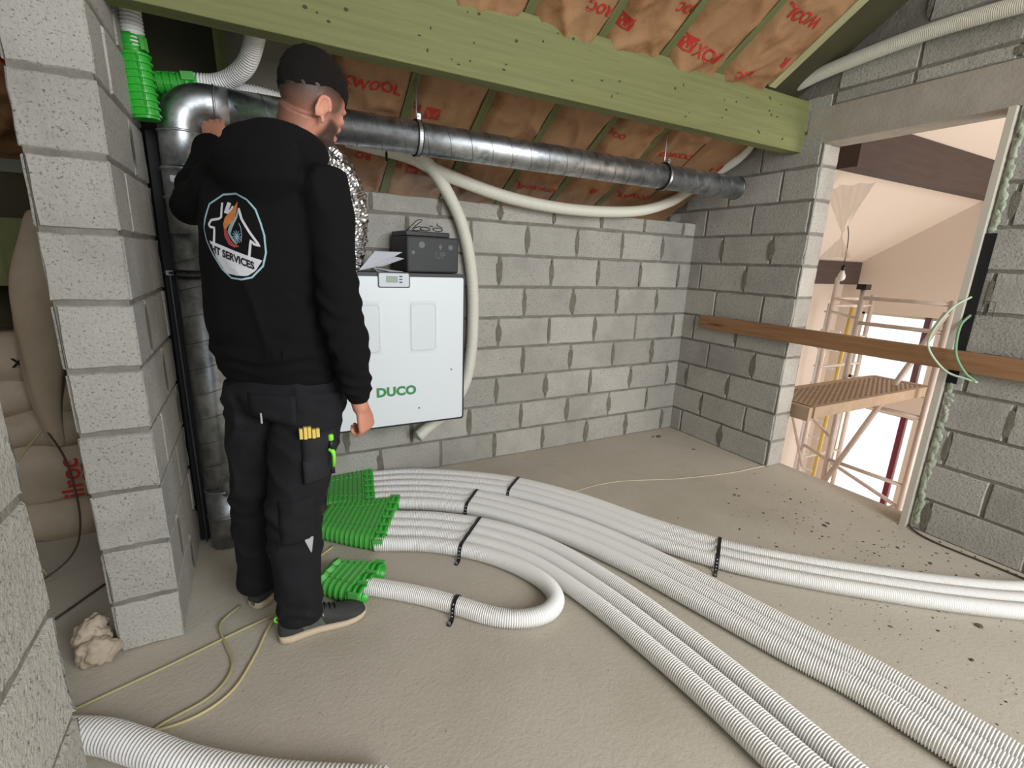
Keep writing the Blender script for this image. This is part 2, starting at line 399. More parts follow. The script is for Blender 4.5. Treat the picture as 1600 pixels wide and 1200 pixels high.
for i, x in enumerate(RX):
    m = MB(); slopebox(m, x - 0.022, x + 0.022, -2.6, 3.45, -0.004, 0.155)
    tag(m.build('rafter', M_rafter, loc=(x, 2.13, 2.5)), rl[i], 'rafter', 'rafters of the roof slope')
m = MB(); slopebox(m, 2.80, 2.86, -2.6, 2.12, -0.01, 0.155)
tag(m.build('rafter', M_palewood, loc=(2.83, 1.9, 2.6)), 'pale bare rafter right of the insulation, nearest the right wall', 'rafter', 'rafters of the roof slope')
m = MB(); slopebox(m, 2.86, 3.235, -2.6, 3.3, 0.075, 0.1)
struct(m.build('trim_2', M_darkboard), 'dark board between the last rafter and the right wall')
m = MB(); slopebox(m, -0.008, 0.35, 2.2, 3.2, 0.0, 0.02)
tag(m.build('grey_board', M_greyboard, loc=(0.17, 2.6, 2.2)), 'grey board closing the roof bay above the hooded man', 'board')
# insulation batts with crumpled kraft facing
batts = []
def batt(x0, x1, y0, y1, seed, label, amp=0.018):
    m = MB(); nx, ny = 26, int((y1 - y0) / 0.014); vs = []; fs = []
    for j in range(ny + 1):
        for i in range(nx + 1):
            u = i / nx; x = x0 + (x1 - x0) * u; y = y0 + (y1 - y0) * j / ny
            p = V(x * 3.2, y * 2.4, seed)
            r = 1 - abs(noise.noise(p + V(noise.noise(p * 1.3), 0, 0))) * 2
            r2 = 1 - abs(noise.noise(V(x * 9, y * 7, seed + 5))) * 2
            edge = min(1, min(u, 1 - u) * 9)
            d = -amp * (0.35 + 0.7 * noise.noise(V(x * 2, y * 1.4, seed + 9)) + 0.75 * r * r * r + 0.35 * r2 ** 3) * edge
            d += 0.014 * (1 - edge)
            vs.append(rp(x, y, d))
    for j in range(ny):
        for i in range(nx):
            a = j * (nx + 1) + i; fs.append((a, a + 1, a + nx + 2, a + nx + 1))
    m.add(vs, fs, 0)
    slopebox(m, x0 + 0.002, x1 - 0.002, y0, y1, 0.022, 0.15, 1)
    o = m.build('insulation_batt', [M_kraft, mat('mineral_wool', (150, 130, 80), 0.95)], smooth=True)
    bv = BVHTree.FromPolygons([v for v in vs], fs)
    tag(o, label, 'insulation', 'paper faced insulation between the rafters'); batts.append((x0, x1, bv, o)); return o
BX = [0.372, 0.775, 1.172, 1.575, 1.972, 2.385]
bl = ['brown paper faced insulation strip directly behind the man, red lettering upright', 'brown paper insulation strip with the red square logo near the duct clamp',
      'brown paper insulation strip third from the man, between middle rafters', 'brown paper insulation strip fourth from the man, deeply crumpled',
      'brown paper insulation strip second from the pale rafter', 'brown paper insulation strip next to the pale bare rafter']
for i, x in enumerate(BX):
    x1 = BX[i + 1] if i < 5 else 2.812
    batt(x + 0.024, x1 - 0.014, -1.0, 3.38, i * 3.7, bl[i], 0.032)
o = batt(2.812 - 0.0, 3.20, 2.42, 3.3, 31.0, 'short brown paper insulation piece in the corner against the right wall', 0.02)
o = batt(-1.35, -0.64, 0.3, 3.2, 41.0, 'dark brown paper insulation seen through the doorway above the sacks', 0.05)
def printon(text, cx, cy, size, rot, logo=False, off=None):
    off = size * .035
    """red print lying on the paper: u along +x, v up the slope, in the paper's own plane"""
    for x0, x1, bv, o in batts:
        if x0 <= cx <= x1: break
    else: return
    if logo:
        vs, fs = [], []
        n = 8
        for j in range(n + 1):
            for i in range(n + 1): vs.append(V((i / n - .5) * size * 1.25, (j / n - .5) * size, 0))
        for j in range(n):
            for i in range(n):
                u, v = (i + .5) / n - .5, (j + .5) / n - .5
                if abs(abs(u) - (0.12 + 0.45 * (v + 0.3))) < 0.075 and -0.32 < v < 0.36: continue     # the pale chevron left out of the red square
                fs.append((j * (n + 1) + i, j * (n + 1) + i + 1, (j + 1) * (n + 1) + i + 1, (j + 1) * (n + 1) + i))
    else:
        vs, fs = textmesh(text, size, off, 1.05)
    c, s = math.cos(rot), math.sin(rot); out = []
    nd = V(0, math.sin(TH), math.cos(TH))
    for v in vs:
        x, y = v.x * c - v.y * s, v.x * s + v.y * c
        # seen from below, facing the back wall: +x stays right, up in the picture is up the slope (towards -y)
        p = V(cx + x, 0, 0); yy = cy - y * math.cos(TH)
        if not (x0 + 0.004 < p.x < x1 - 0.004): p.x = min(max(p.x, x0 + 0.004), x1 - 0.004)
        st = rp(p.x, yy, -0.3); h = bv.ray_cast(st, nd)
        out.append((h[0] if h[0] else rp(p.x, yy, -0.02)) - nd * 0.003)
    m = MB(); m.add(out, fs); m.build('red_print', M_red, o, loc=None).location = (0, 0, 0)
T = 'ROCKWOOL'
printon(T, 0.50, 2.555, 0.070, -0.06, off=0.012)
printon('R', 0.822, 2.635, 0.06, PI); printon('', 0.905, 2.652, 0.066, 0, logo=True)
printon('RO', 0.60, 2.93, 0.06, PI); printon('R', 0.82, 3.0, 0.06, PI); printon('', 0.90, 3.01, 0.06, 0, logo=True)
printon('WOOL', 1.80, 2.79, 0.05, PI + 0.2); printon('OOL', 2.05, 2.56, 0.055, PI)
printon(T, 2.62, 2.62, 0.058, PI); printon('R', 3.04, 2.68, 0.05, PI); printon('', 3.12, 2.66, 0.055, 0, logo=True)
printon(T, 2.60, 2.98, 0.055, PI); printon(T, 1.78, 3.02, 0.055, PI); printon('', 2.22, 2.98, 0.05, 0, logo=True)
printon('', 2.14, 2.80, 0.05, 0, logo=True)
printon('ROC', 1.46, 2.02, 0.06, PI); printon('ROC', 1.90, 1.93, 0.06, PI); printon('', 1.64, 2.05, 0.06, 0, logo=True)
printon('ROX', 2.20, 2.06, 0.085, PI - 0.05, off=0.012); printon('', 2.05, 2.05, 0.07, 0, logo=True); printon('WOOL', 2.55, 1.80, 0.075, PI); printon('R', 2.70, 1.98, 0.075, PI)
printon('ROC', 2.52, 2.085, 0.05, PI + 0.3)
printon(T, -0.9, 2.35, 0.12, PI, off=0.02); printon(T, -0.95, 2.7, 0.12, PI, off=0.02)
# big purlin beam
m = MB()
m.box((-0.34, 2.130, 2.153), (XR + 0.05, 2.215, 2.453))
be = m.build('roof_beam', M_green, bevel=0.004, loc=(1.4, 2.17, 2.153))
tag(be, 'big greenish treated timber beam crossing under the roof slope', 'beam')
def knots(spots, parent, y):
    m = MB()
    for (x, z, a, b) in spots:
        n = 10; vs = [V(x + a * math.cos(2 * PI * i / n), y, z + b * math.sin(2 * PI * i / n)) for i in range(n)]
        m.add(vs, [tuple(range(n))])
    o = m.build('knots', M_knot, parent); o.location = -parent.location; return o
rnd = random.Random(4)
knots([(rnd.uniform(0.2, 3.15), rnd.uniform(2.19, 2.42), rnd.uniform(.003, .009), rnd.uniform(.003, .008)) for i in range(46)], be, 2.1290)
# ------------------------------------------------------------------ stairwell beyond the opening
SX = 7.1
m = MB()
def wbox(y0, y1, z0, z1): m.box((SX, y0, z0), (SX + 0.3, y1, z1))
wbox(3.5, 4.2, -2.9, 3.4); wbox(-1.5, 2.62, -2.9, 5.0); wbox(2.62, 3.5, 0.93, 5.0); wbox(2.62, 3.5, -0.32, 0.02); wbox(2.62, 3.5, -2.9, -2.6)
struct(m.build('wall_stairwell_far', M_plaster), 'cream plastered far wall of the stairwell with the tall windows')
m = MB(); m.box((3.41, 3.75, -2.9), (SX, 3.95, 3.0)); struct(m.build('wall_stairwell_left', M_plaster))
m = MB(); m.box((3.41, -1.6, -2.9), (SX + .3, -1.4, 5.5)); struct(m.build('wall_stairwell_right', M_plaster))
m = MB(); m.box((3.25, -1.5, -2.9), (3.41, 3.9, -0.22)); struct(m.build('wall_stairwell_near', M_plaster))
m = MB(); m.box((3.25, -1.5, -3.0), (SX + .3, 3.95, -2.9)); struct(m.build('floor_stairwell', M_plaster))
m = MB(); slopebox(m, 3.425, SX + 0.3, -1.5, 3.9, 0.0, 0.05); struct(m.build('ceiling_stairwell', M_ceilboard), 'sloping cream ceiling of the stairwell')
def window(n, y0, y1, z0, z1, mull, mm, lab):
    w = empty('window_%d' % n, (SX + 0.15, (y0 + y1) / 2, z0)); struct(w, lab)
    m = MB(); t = 0.035
    m.box((SX + .10, y0, z0), (SX + .16, y1, z0 + t)); m.box((SX + .10, y0, z1 - t), (SX + .16, y1, z1))
    m.box((SX + .10, y0, z0), (SX + .16, y0 + t, z1)); m.box((SX + .10, y1 - t, z0), (SX + .16, y1, z1))
    m.build('window_frame', M_alu, w)
    m = MB(); m.box((SX + .09, mull - .03, z0), (SX + .15, mull + .03, z1)); m.build('mullion', mm, w)
    m = MB(); m.box((SX + .125, y0 + t, z0 + t), (SX + .130, y1 - t, z1 - t)); m.build('pane', M_glass, w)
window(1, 2.621, 3.499, 0.021, 0.929, 2.76, M_frame, 'upper tall bright window of the stairwell')
window(2, 2.621, 3.499, -2.599, -0.321, 2.76, M_maroon, 'lower bright window of the stairwell with a maroon upright')
m = MB(); m.box((3.9, 2.13, 2.150), (SX, 2.28, 2.45)); tag(m.build('roof_beam', M_brown, loc=(5.5, 2.2, 2.15)), 'dark brown stained beam crossing the stairwell below its ceiling', 'beam')
m = MB(); m.box((5.4, 3.57, 1.27), (SX, 3.748, 1.55)); tag(m.build('roof_beam', M_brown, loc=(6.2, 3.65, 1.27)), 'dark brown beam end low on the stairwell wall behind the light bulb', 'beam')
# ------------------------------------------------------------------ round steel duct
dv = empty('round_duct', (-0.20, 2.50, 0.0))
tag(dv, 'galvanised spiral duct rising from the floor and turning along the beam to the right wall', 'duct')
DR = 0.075
def spiral(mb, pts, r, pitch, mi=1, r0=0):
    """raised lock seam winding round a straight run"""
    a, b = Vector(pts[0]), Vector(pts[1]); L = (b - a).length; t = (b - a).normalized()
    _, u, v = frames([a, b])[0]; n = int(L / pitch * 24); p = []
    for i in range(n + 1):
        an = 2 * PI * i / 24
        p.append(a + t * (L * i / n) + u * (r * math.cos(an)) + v * (r * math.sin(an)))
    mb.tube(p, 0.0016, 5, mi)
def ring(mb, c, t, r, wd, mi=0, n=40):
    c = Vector(c); t = Vector(t).normalized()
    prof = [(-wd / 2, r), (-wd / 2 + .002, r + .004), (wd / 2 - .002, r + .004), (wd / 2, r)]
    mb.tube([c + t * x for x, _ in prof], [q for _, q in prof], n, mi)
ZH = 1.967
m = MB(); m.tube([V(-.20, 2.5, 0.02), V(-.20, 2.5, 1.50)], DR, 48); spiral(m, [V(-.20, 2.5, .30), V(-.20, 2.5, 1.46)], DR + .0005, 0.115)
m.build('riser', [M_steel, M_seam], dv, smooth=True)
m = MB(); m.tube([V(-.20, 2.5, .008), V(-.20, 2.5, .30)], DR + .004, 48); ring(m, (-.20, 2.5, .165), (0, 0, 1), DR + .004, .014)
ring(m, (-.20, 2.5, .30), (0, 0, 1), DR + .003, .012)
m.build('end_cap', M_steel, dv, smooth=True)
# side branch collar low on the riser
m = MB(); bd = V(.93, -.30, .22).normalized()
m.tube([V(-.20, 2.5, .30) + bd * .02, V(-.20, 2.5, .30) + bd * .07, V(-.20, 2.5, .30) + bd * .105], [.078, .066, .064], 40)
ring(m, V(-.20, 2.5, .30) + bd * .10, bd, .066, .016)
m.build('branch_collar', M_steel, dv, smooth=True)
m = MB(); m.tube([V(-.20, 2.5, 1.46), V(-.20, 2.5, 1.72)], DR + .006, 48); ring(m, (-.2, 2.5, 1.60), (0, 0, 1), DR + .006, .012); ring(m, (-.2, 2.5, 1.71), (0, 0, 1), DR + .006, .012)
m.build('sleeve', M_steel, dv, smooth=True)
RB = 0.10
bend = [V(-.2, 2.5, 1.72)] + [V(-.2 + RB - RB * math.cos(a), 2.5, ZH - RB + RB * math.sin(a)) for a in [PI / 2 * i / 16 for i in range(17)]]
bend = [V(-.2, 2.5, 1.70), V(-.2, 2.5, 1.84)] + bend[1:] + [V(-.02, 2.5, ZH)]
m = MB(); m.tube(bend, DR + .002, 48); ring(m, (-.2, 2.5, 1.85), (0, 0, 1), DR + .002, .010); ring(m, (-.07, 2.5, ZH), (1, 0, 0), DR + .002, .010)
m.build('elbow', M_steel, dv, smooth=True)
m = MB(); m.tube([V(-.03, 2.5, ZH), V(3.12, 2.5, ZH)], DR, 48); spiral(m, [V(.0, 2.5, ZH), V(3.08, 2.5, ZH)], DR + .0005, 0.115)
m.build('horizontal_run', [M_steel, M_seam], dv, smooth=True)
m = MB(); ring(m, (3.115, 2.5, ZH), (1, 0, 0), DR, .014); m.tube([V(3.118, 2.5, ZH), V(3.128, 2.5, ZH)], [DR - .001, DR - .03], 40)
m.build('plug', M_seam, dv, smooth=True)
m = MB(); m.box((-.245, 2.4135, 1.655), (-.205, 2.4175, 1.678)); m.build('sticker', M_paper, dv)
def clamp(x, lab):
    c = empty('duct_clamp', (x, 2.5, ZH)); tag(c, lab, 'pipe clamp', 'clamps round the steel duct')
    m = MB()
    for dx, mi in ((-.011, 1), (.011, 1)):
        p = [V(x + dx, 2.5 + (DR + .005) * math.cos(a), ZH + (DR + .005) * math.sin(a)) for a in [2 * PI * i / 48 for i in range(49)]]
        m.tube(p, .004, 6, 0)
    m.build('rubber_lining', M_rubber, c, smooth=True)
    m = MB(); rr = []
    for i in range(49):
        a = 2 * PI * i / 48; d = V(0, math.cos(a), math.sin(a)); q = V(x, 2.5, ZH)
        rr.append([q + V(-.008, 0, 0) + d * (DR + .002), q + V(-.008, 0, 0) + d * (DR + .010), q + V(.008, 0, 0) + d * (DR + .010), q + V(.008, 0, 0) + d * (DR + .002)])
    m.loft(rr, 0, False); m.build('steel_band', M_steel, c, smooth=False)
    m = MB(); a = math.radians(112); q = V(x, 2.5 + (DR + .02) * math.cos(a), ZH + (DR + .02) * math.sin(a))
    m.box(q - V(.008, .006, .012), q + V(.008, .006, .012)); m.tube([q - V(0, .018, .0), q + V(0, .018, 0)], .005, 8)
    m.tube([V(x, 2.5, ZH + DR + .008), V(x, 2.5, roofz(2.5) + .02)], .004, 8)
    m.build('screw', M_steel, c)
clamp(0.775, 'rubber lined clamp on the duct nearest the man'); clamp(2.41, 'rubber lined clamp on the duct nearest the right wall')
# rod and clamp holding the riser
c = empty('riser_clamp', (-.20, 2.5, 1.30)); tag(c, 'black clamp holding the vertical duct on a thin rod behind the stub wall', 'pipe clamp')
m = MB()
for dz in (-.012, .012):
    m.tube([V(-.20 + (DR + .005) * math.cos(a), 2.5 + (DR + .005) * math.sin(a), 1.30 + dz) for a in [2 * PI * i / 40 for i in range(41)]], .004, 6)
m.build('band', M_rubber, c, smooth=True)
m = MB(); m.tube([V(-.28, 2.5, 1.30), V(-.325, 2.54, 1.30)], .006, 8); m.box((-.315, 2.515, 1.29), (-.29, 2.53, 1.31))
m.tube([V(-.305, 2.53, 1.30), V(-.30, 2.53, 0.01)], .004, 8); m.build('rod', M_seam, c)
m = MB(); m.box((-.555, 2.905, .004), (-.205, 2.922, 2.05)); tag(m.build('shade_sheet', M_shade_ink, loc=(-.4, 2.91, 0)), 'black sheet added to darken the recess behind the vertical duct', 'shade_sheet')  # black sheet added so that the recess behind the duct reads dark
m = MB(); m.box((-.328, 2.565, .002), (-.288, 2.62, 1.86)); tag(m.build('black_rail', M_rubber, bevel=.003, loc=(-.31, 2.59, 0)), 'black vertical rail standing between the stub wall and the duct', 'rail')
# ------------------------------------------------------------------ corrugated pipes
def corrugated(pts, r, name, label, group=None, pitch=0.0085, open_end=True, m_=None, parent=None, cat='pipe', amp=0.0056, n=20):
    c = spline(pts, pitch / 4)
    k = [0, 0, 1, 1]
    m = MB(); m.tube(c, r, n, 0, caps=True, rf=lambda i: r - amp * k[i % 4])
    o = m.build(name, m_ or M_pipe, parent, loc=None if parent else tuple(c[0]))
    s = [False] * len(m.f)
    o.data.polygons.foreach_set('use_smooth', [True] * len(m.f))
    if not parent: tag(o, label, cat, group)
    return o
def offset(pts, d):
    """plan offset of a path; d may grow along it; positive is to the left of travel"""
    c = spline(pts, 0.05); n = len(c) - 1; out = []
    for i, p in enumerate(c):
        t = (c[min(i + 1, n)] - c[max(i - 1, 0)]).normalized(); dd = d if isinstance(d, (int, float)) else d[0] + (d[1] - d[0]) * i / n
        out.append(V(p.x - t.y * dd, p.y + t.x * dd, p.z))
    return out
R0 = 0.0368; Z = 0.0382
gA = 'ventilation pipes lying on the floor'
A = [(.53, 2.815), (.62, 2.80), (.80, 2.745), (1.07, 2.59), (1.33, 2.373), (1.563, 2.04), (1.729, 1.69), (1.929, 1.347), (2.17, 1.085), (2.401, .877), (2.628, .69), (2.861, .530), (3.10, .41)]
A = [V(x, y, Z) for x, y in A]
B = [(.49, 2.592), (.58, 2.575), (.80, 2.48), (1.027, 2.315), (1.21, 2.10), (1.401, 1.79), (1.528, 1.47), (1.606, 1.189), (1.705, .819), (1.767, .610), (1.795, .389), (1.81, .211), (1.82, 0.0)]
B = [V(x, y, Z) for x, y in B]
la = ['white corrugated pipe on the far side of the three strapped ones reaching the right edge', 'white corrugated pipe in the middle of the three reaching the right edge',
      'white corrugated pipe on the near side of the three reaching the right edge']
lb = ['white corrugated pipe on the far side of the bundle ending at the lower right corner', 'white corrugated pipe in the middle of the bundle ending at the lower right corner',
      'white corrugated pipe on the near side of the bundle ending at the lower right corner']
for k in range(3):
    corrugated(offset(A, .0765 * (1 - k)), R0, 'corrugated_pipe', la[k], gA)
    corrugated(offset(B, .0765 * (1 - k)), R0, 'corrugated_pipe', lb[k], gA)
C1 = [(.50, 2.285), (.543, 2.262), (.744, 2.152), (.956, 1.970), (1.118, 1.715), (1.217, 1.363), (1.262, 1.029), (1.283, .775), (1.290, .559), (1.295, .30)]
C1 = [V(x, y, Z) for x, y in C1]
corrugated(offset(C1, (.077, .094)), R0, 'corrugated_pipe', 'white corrugated pipe leaving a gap, right one of the three ending at the bottom edge', gA)
corrugated(C1, R0, 'corrugated_pipe', 'white corrugated pipe in the middle of the three ending at the bottom edge', gA)
corrugated(offset(C1, (-.077, -.080)), R0, 'corrugated_pipe', 'white corrugated pipe left one of the three ending at the bottom edge', gA)
C3 = [(.43, 2.127), (.471, 2.105), (.66, 2.010), (.83, 1.87), (.94, 1.73), (1.005, 1.60), (1.030, 1.49), (1.010, 1.405), (.945, 1.36), (.865, 1.36), (.785, 1.392), (.715, 1.45), (.645, 1.53), (.55, 1.635), (.45, 1.727), (.325, 1.827)]
corrugated([V(x, y, Z) for x, y in C3], R0, 'corrugated_pipe', 'white corrugated pipe looping back in a tight hairpin to the small green manifold', gA)
corrugated([V(-.80, 1.62, .05), V(-.527, 1.497, .05), V(-.40, 1.40, .05), V(-.253, 1.265, .05), V(-.05, 1.12, .05), V(.2, .98, .05)], .0455, 'corrugated_pipe',
           'white corrugated pipe coming through the doorway at the bottom left corner', gA, pitch=.0125)
# ------------------------------------------------------------------ green manifolds
def rrect(w, h, r, n=5):
    out = []
    for cx, cy, a0 in ((w / 2 - r, h / 2 - r, 0), (-w / 2 + r, h / 2 - r, PI / 2), (-w / 2 + r, -h / 2 + r, PI), (w / 2 - r, -h / 2 + r, 1.5 * PI)):
        for i in range(n + 1):
            a = a0 + PI / 2 * i / n; out.append((cx + r * math.cos(a), cy + r * math.sin(a)))
    return out
def manifold(loc, mtx, nports, L, wl, label, h=.080, pitch=.0765, lobes=False, neck=True, dust=True):
    """flat multi-port connector; local +x out of the ports, +y across them, +z up; origin under the port face"""
    e = empty('duct_manifold', loc); tag(e, label, 'manifold', 'green plastic manifolds')
    M = Matrix.Translation(Vector(loc)) @ mtx.to_4x4(); X = lambda x, y, z: M @ V(x, y, z)
    W = nports * pitch; zc = h / 2
    def sect(x, w, hh, cz=zc): return [X(x, a, cz + b) for a, b in rrect(w, hh, min(hh * .46, .036))]
    m = MB(); rings = []
    def wid(s):                      # s from 0 (port side) to 1 (neck)
        return W * .97 + (wl - W * .97) * (s ** 1.2)
    N = 12
    for i in range(N + 1):
        s = i / N; rings.append(sect(-.055 - (L - .055) * s, wid(s), h * .90))
    m.loft(rings, 0, True)
    # transverse fins
    nf = int((L - .06) / .026)
    for i in range(nf + 1):
        x = -.062 - (L - .075) * i / nf; s = (-x - .055) / (L - .055); wd = wid(s)
        m.loft([sect(x - .004, wd, h * .88), sect(x - .003, wd + .012, h * 1.0), sect(x + .005, wd + .012, h * 1.0), sect(x + .006, wd, h * .88)], 0, False)
    for yy in (-.28, .28):
        m.add([X(-.06, W * yy - .002, h * .9), X(-.06, W * yy + .002, h * .9), X(-L + .01, wl * yy + .002, h * .9), X(-L + .01, wl * yy - .002, h * .9),
               X(-.06, W * yy - .002, h), X(-.06, W * yy + .002, h), X(-L + .01, wl * yy + .002, h), X(-L + .01, wl * yy - .002, h)],
              [(4, 5, 6, 7), (0, 1, 5, 4), (1, 2, 6, 5), (2, 3, 7, 6), (3, 0, 4, 7)], 0)
    if neck: m.tube([X(-L, 0, zc), X(-L - .03, 0, zc), X(-L - .03, 0, zc), X(-L - .045, 0, zc)], [.036, .036, .039, .039], 24, 0)
    if lobes:
        for k in range(3): m.tube([X(-L + .03, (k - 1) * wl * .3, h * .35), X(-L + .02, (k - 1) * wl * .3, h * .62), X(-L + .0, (k - 1) * wl * .3, h * 1.0)], [.030, .032, .026], 20, 0)
    m.build('body', M_grdust if dust else M_gr, e, smooth=False)
    for k in range(nports):
        y = (k - (nports - 1) / 2) * pitch; m = MB(); ro, ri = .0384, .0373; n = 28
        prof = [(-.056, ro - .003), (-.045, ro - .003), (-.045, ro), (-.028, ro), (-.028, ro - .003), (-.020, ro - .003), (-.020, ro), (.004, ro), (.004, ri), (-.05, ri)]
        rr = [[X(x, y + r * math.cos(2 * PI * j / n), zc + r * math.sin(2 * PI * j / n)) for j in range(n)] for x, r in prof]
        m.loft(rr, 0, False); m.add(rr[-1], [tuple(range(n))], 1)
        o = m.build('port', [M_gr, M_grdark], e); 
        o.data.polygons.foreach_set('use_smooth', [True] * len(o.data.polygons))
    # locking clips between the ports
    for k in range(nports + 1):
        m = MB(); y = (k - nports / 2) * pitch
        q = [X(x, yy, z) for z in (h * .55, h * .93) for yy in (y - .006, y + .006) for x in (-.05, -.004)]
        m.add(q, [(0, 2, 3, 1), (4, 5, 7, 6), (0, 1, 5, 4), (2, 6, 7, 3), (0, 4, 6, 2), (1, 3, 7, 5)], 0)
        m.build('clip', M_grdust, e)
    return e
def basis(nx, ny, nz=0, up=(0, 0, 1)):
    x = V(nx, ny, nz).normalized(); z = Vector(up); y = z.cross(x).normalized(); z = x.cross(y)
    return Matrix((x, y, z)).transposed()
manifold((.545, 2.700, 0), basis(.984, -.176), 6, .255, .36, 'wide green manifold against the back wall with six pipes plugged in')
manifold((.555, 2.292, 0), basis(.902, -.432), 6, .36, .24, 'long green manifold in the middle with four pipes and empty ports')
manifold((.352, 1.826, 0), basis(.77, -.64), 3, .215, .17, 'small green manifold beside the shoe with one pipe and two empty ports', lobes=True, neck=False)
manifold((-.295, 2.45, 2.135), basis(-.05, -.0, 1, up=(-.3, -1, 0)), 1, .27, .085, 'green manifold hanging upright high beside the stub wall', h=.085, pitch=.09, neck=False, dust=False)
corrugated([V(-.300, 2.45 - .0425, 2.10), V(-.302, 2.45 - .0425, 2.22), V(-.30, 2.41, 2.30), V(-.29, 2.42, 2.42)], .0365, 'corrugated_pipe', 'short white corrugated pipe entering the hanging green manifold from above', 'ventilation hoses under the roof', pitch=.012)
manifold((-.12, 2.64, 2.025), basis(1, -.05, .12), 2, .20, .14, 'dark green manifold lying on top of the steel duct bend', neck=True, dust=False)
corrugated([V(-.13, 2.60, 2.07), V(-.06, 2.58, 2.075), V(.0, 2.54, 2.095), V(.055, 2.46, 2.13), V(.085, 2.38, 2.18), V(.098, 2.30, 2.225), V(.10, 2.262, 2.30)], .0365, 'corrugated_pipe', 'white corrugated hose curving up behind the beam left of the head', 'ventilation hoses under the roof', pitch=.012)
corrugated([V(-.12, 2.66, 2.07), V(.05, 2.68, 2.085), V(.2, 2.70, 2.075), V(.4, 2.74, 2.03), V(.56, 2.80, 1.975)] , .0385, 'corrugated_pipe', 'white corrugated hose lying behind the horizontal steel duct', 'ventilation hoses under the roof', pitch=.012)
# smooth looking hoses over the back wall
corrugated([V(.50, 2.84, 1.985), V(.61, 2.83, 1.97), V(.836, 2.83, 1.942), V(1.06, 2.83, 1.870), V(1.487, 2.83, 1.782), V(1.978, 2.83, 1.752), V(2.5, 2.84, 1.785), V(2.85, 2.87, 1.875),
            V(3.05, 2.86, 1.985), V(3.14, 2.74, 2.09), V(3.165, 2.50, 2.22), V(3.172, 2.32, 2.50), V(3.17, 2.14, 2.56), V(3.17, 1.88, 2.594), V(3.172, 1.516, 2.616), V(3.175, 1.158, 2.607), V(3.18, .7, 2.58)],
           .0375, 'ventilation_hose', 'long white hose sagging along the top of the back wall and up the right wall', 'white hoses on the back wall', pitch=.008, amp=.0014, m_=M_smooth, cat='hose')
corrugated([V(.74, 2.80, 1.99), V(.845, 2.80, 1.962), V(.96, 2.82, 1.895), V(1.073, 2.86, 1.775), V(1.165, 2.875, 1.62), V(1.223, 2.88, 1.423), V(1.25, 2.88, 1.227), V(1.256, 2.88, 1.023), V(1.247, 2.88, .813), V(1.205, 2.88, .598), V(1.079, 2.87, .42), V(.93, 2.84, .335), V(.855, 2.80, .300)],
           .0375, 'ventilation_hose', 'white hose hanging down the back wall right of the ventilation unit', 'white hoses on the back wall', pitch=.008, amp=.0014, m_=M_smooth, cat='hose')
m = MB(); m.tube([V(.70, 2.80, 2.07), V(.70, 2.80, 1.90)], .006, 8); tag(m.build('hose_tie', M_rubber, loc=(.70, 2.80, 1.99)), 'short black tie holding the white hose under the duct', 'strap')
# perforated black straps over the pipe bundles
def strap(cs, label, n0=1.0):
    """cs: centres (x, y) of the strapped pipes from far to near, across the bundle"""
    cs = [V(x, y, Z) for x, y in cs]
    far = cs[0]; near = cs[-1]; ac = (near - far); ac = ac.normalized() if len(cs) > 1 else Vector(cs_dir).normalized()
    rr = R0 + .003; prof = []
    s0 = 0.0; s1 = (near - far).dot(ac)
    prof.append((s0 - .075, .002)); prof.append((s0 - .048, .002)); 
    for a in (170, 140, 115, 92): prof.append((s0 + rr * math.cos(math.radians(a)), Z + rr * math.sin(math.radians(a))))
    for a in (88, 65, 40, 10): prof.append((s1 + rr * math.cos(math.radians(a)), Z + rr * math.sin(math.radians(a))))
    prof.append((s1 + .043, .012)); prof.append((s1 + .052, .003)); prof.append((s1 + .080, .002))
    t = V(-ac.y, ac.x, 0); wd = .0085
    e = empty('perforated_strap', (near.x, near.y, 0)); tag(e, label, 'strap', 'black perforated straps over the pipes')
    m = MB(); rings = []
    for s, z in prof:
        p = V(far.x, far.y, 0) + ac * s + V(0, 0, z)
        rings.append([p - t * wd, p + t * wd, p + t * wd + V(0, 0, .0018), p - t * wd + V(0, 0, .0018)])
    m.loft(rings, 0); m.build('band', M_black, e)
    m = MB()
    pts = [V(far.x, far.y, 0) + ac * s + V(0, 0, z) for s, z in prof]
    d = spline(pts[6:], .016)
    for i in range(2, len(d) - 1):
        p = d[i]; tt = (d[i + 1] - d[i - 1]).normalized(); nn = tt.cross(t); nn = nn if nn.dot(p - (near + V(0, 0, -.02))) > 0 else -nn
        q = p + nn * .0026; m.add([q + (tt * math.cos(a) + t * math.sin(a)) * .0028 for a in [2 * PI * k / 8 for k in range(8)]], [tuple(range(8))])
    m.build('perforations', M_paper, e)
    m = MB(); p = V(near.x, near.y, 0) + ac * .070; m.tube([p, p + V(0, 0, .012)], .0055, 10); m.build('screw', M_steel, e)
def across(path, s, offs):
    c = spline(path, .01); k = min(range(len(c)), key=lambda i: (c[i] - Vector((s[0], s[1], Z))).length)
    t = (c[k + 1] - c[k - 1]).normalized()
    return [(c[k].x - t.y * d, c[k].y + t.x * d) for d in offs]
strap(across(A, (1.33, 2.373), (.0765, 0, -.0765)), 'black perforated strap over the far bundle just right of its green manifold')
strap(across(B, (1.027, 2.315), (.0765, 0, -.0765)), 'black perforated strap over the second bundle, near the wide green manifold')
strap(across(A, (1.929, 1.347), (.0765, 0, -.0765)), 'black perforated strap over the far bundle, halfway to the right edge')
_a = across(C1, (.906, 2.02), (.077, 0, -.077, -.158)); _c3 = spline([V(x, y, Z) for x, y in C3], .01)
_n = min(_c3, key=lambda p: (p - V(_a[3][0], _a[3][1], Z)).length)
strap([_a[0], (_n.x, _n.y)], 'long black perforated strap over four pipes of the middle manifold')
cs_dir = (-.7, -.72, 0)
strap([(.625, 1.553)], 'black perforated strap over the single pipe before the hairpin bend')
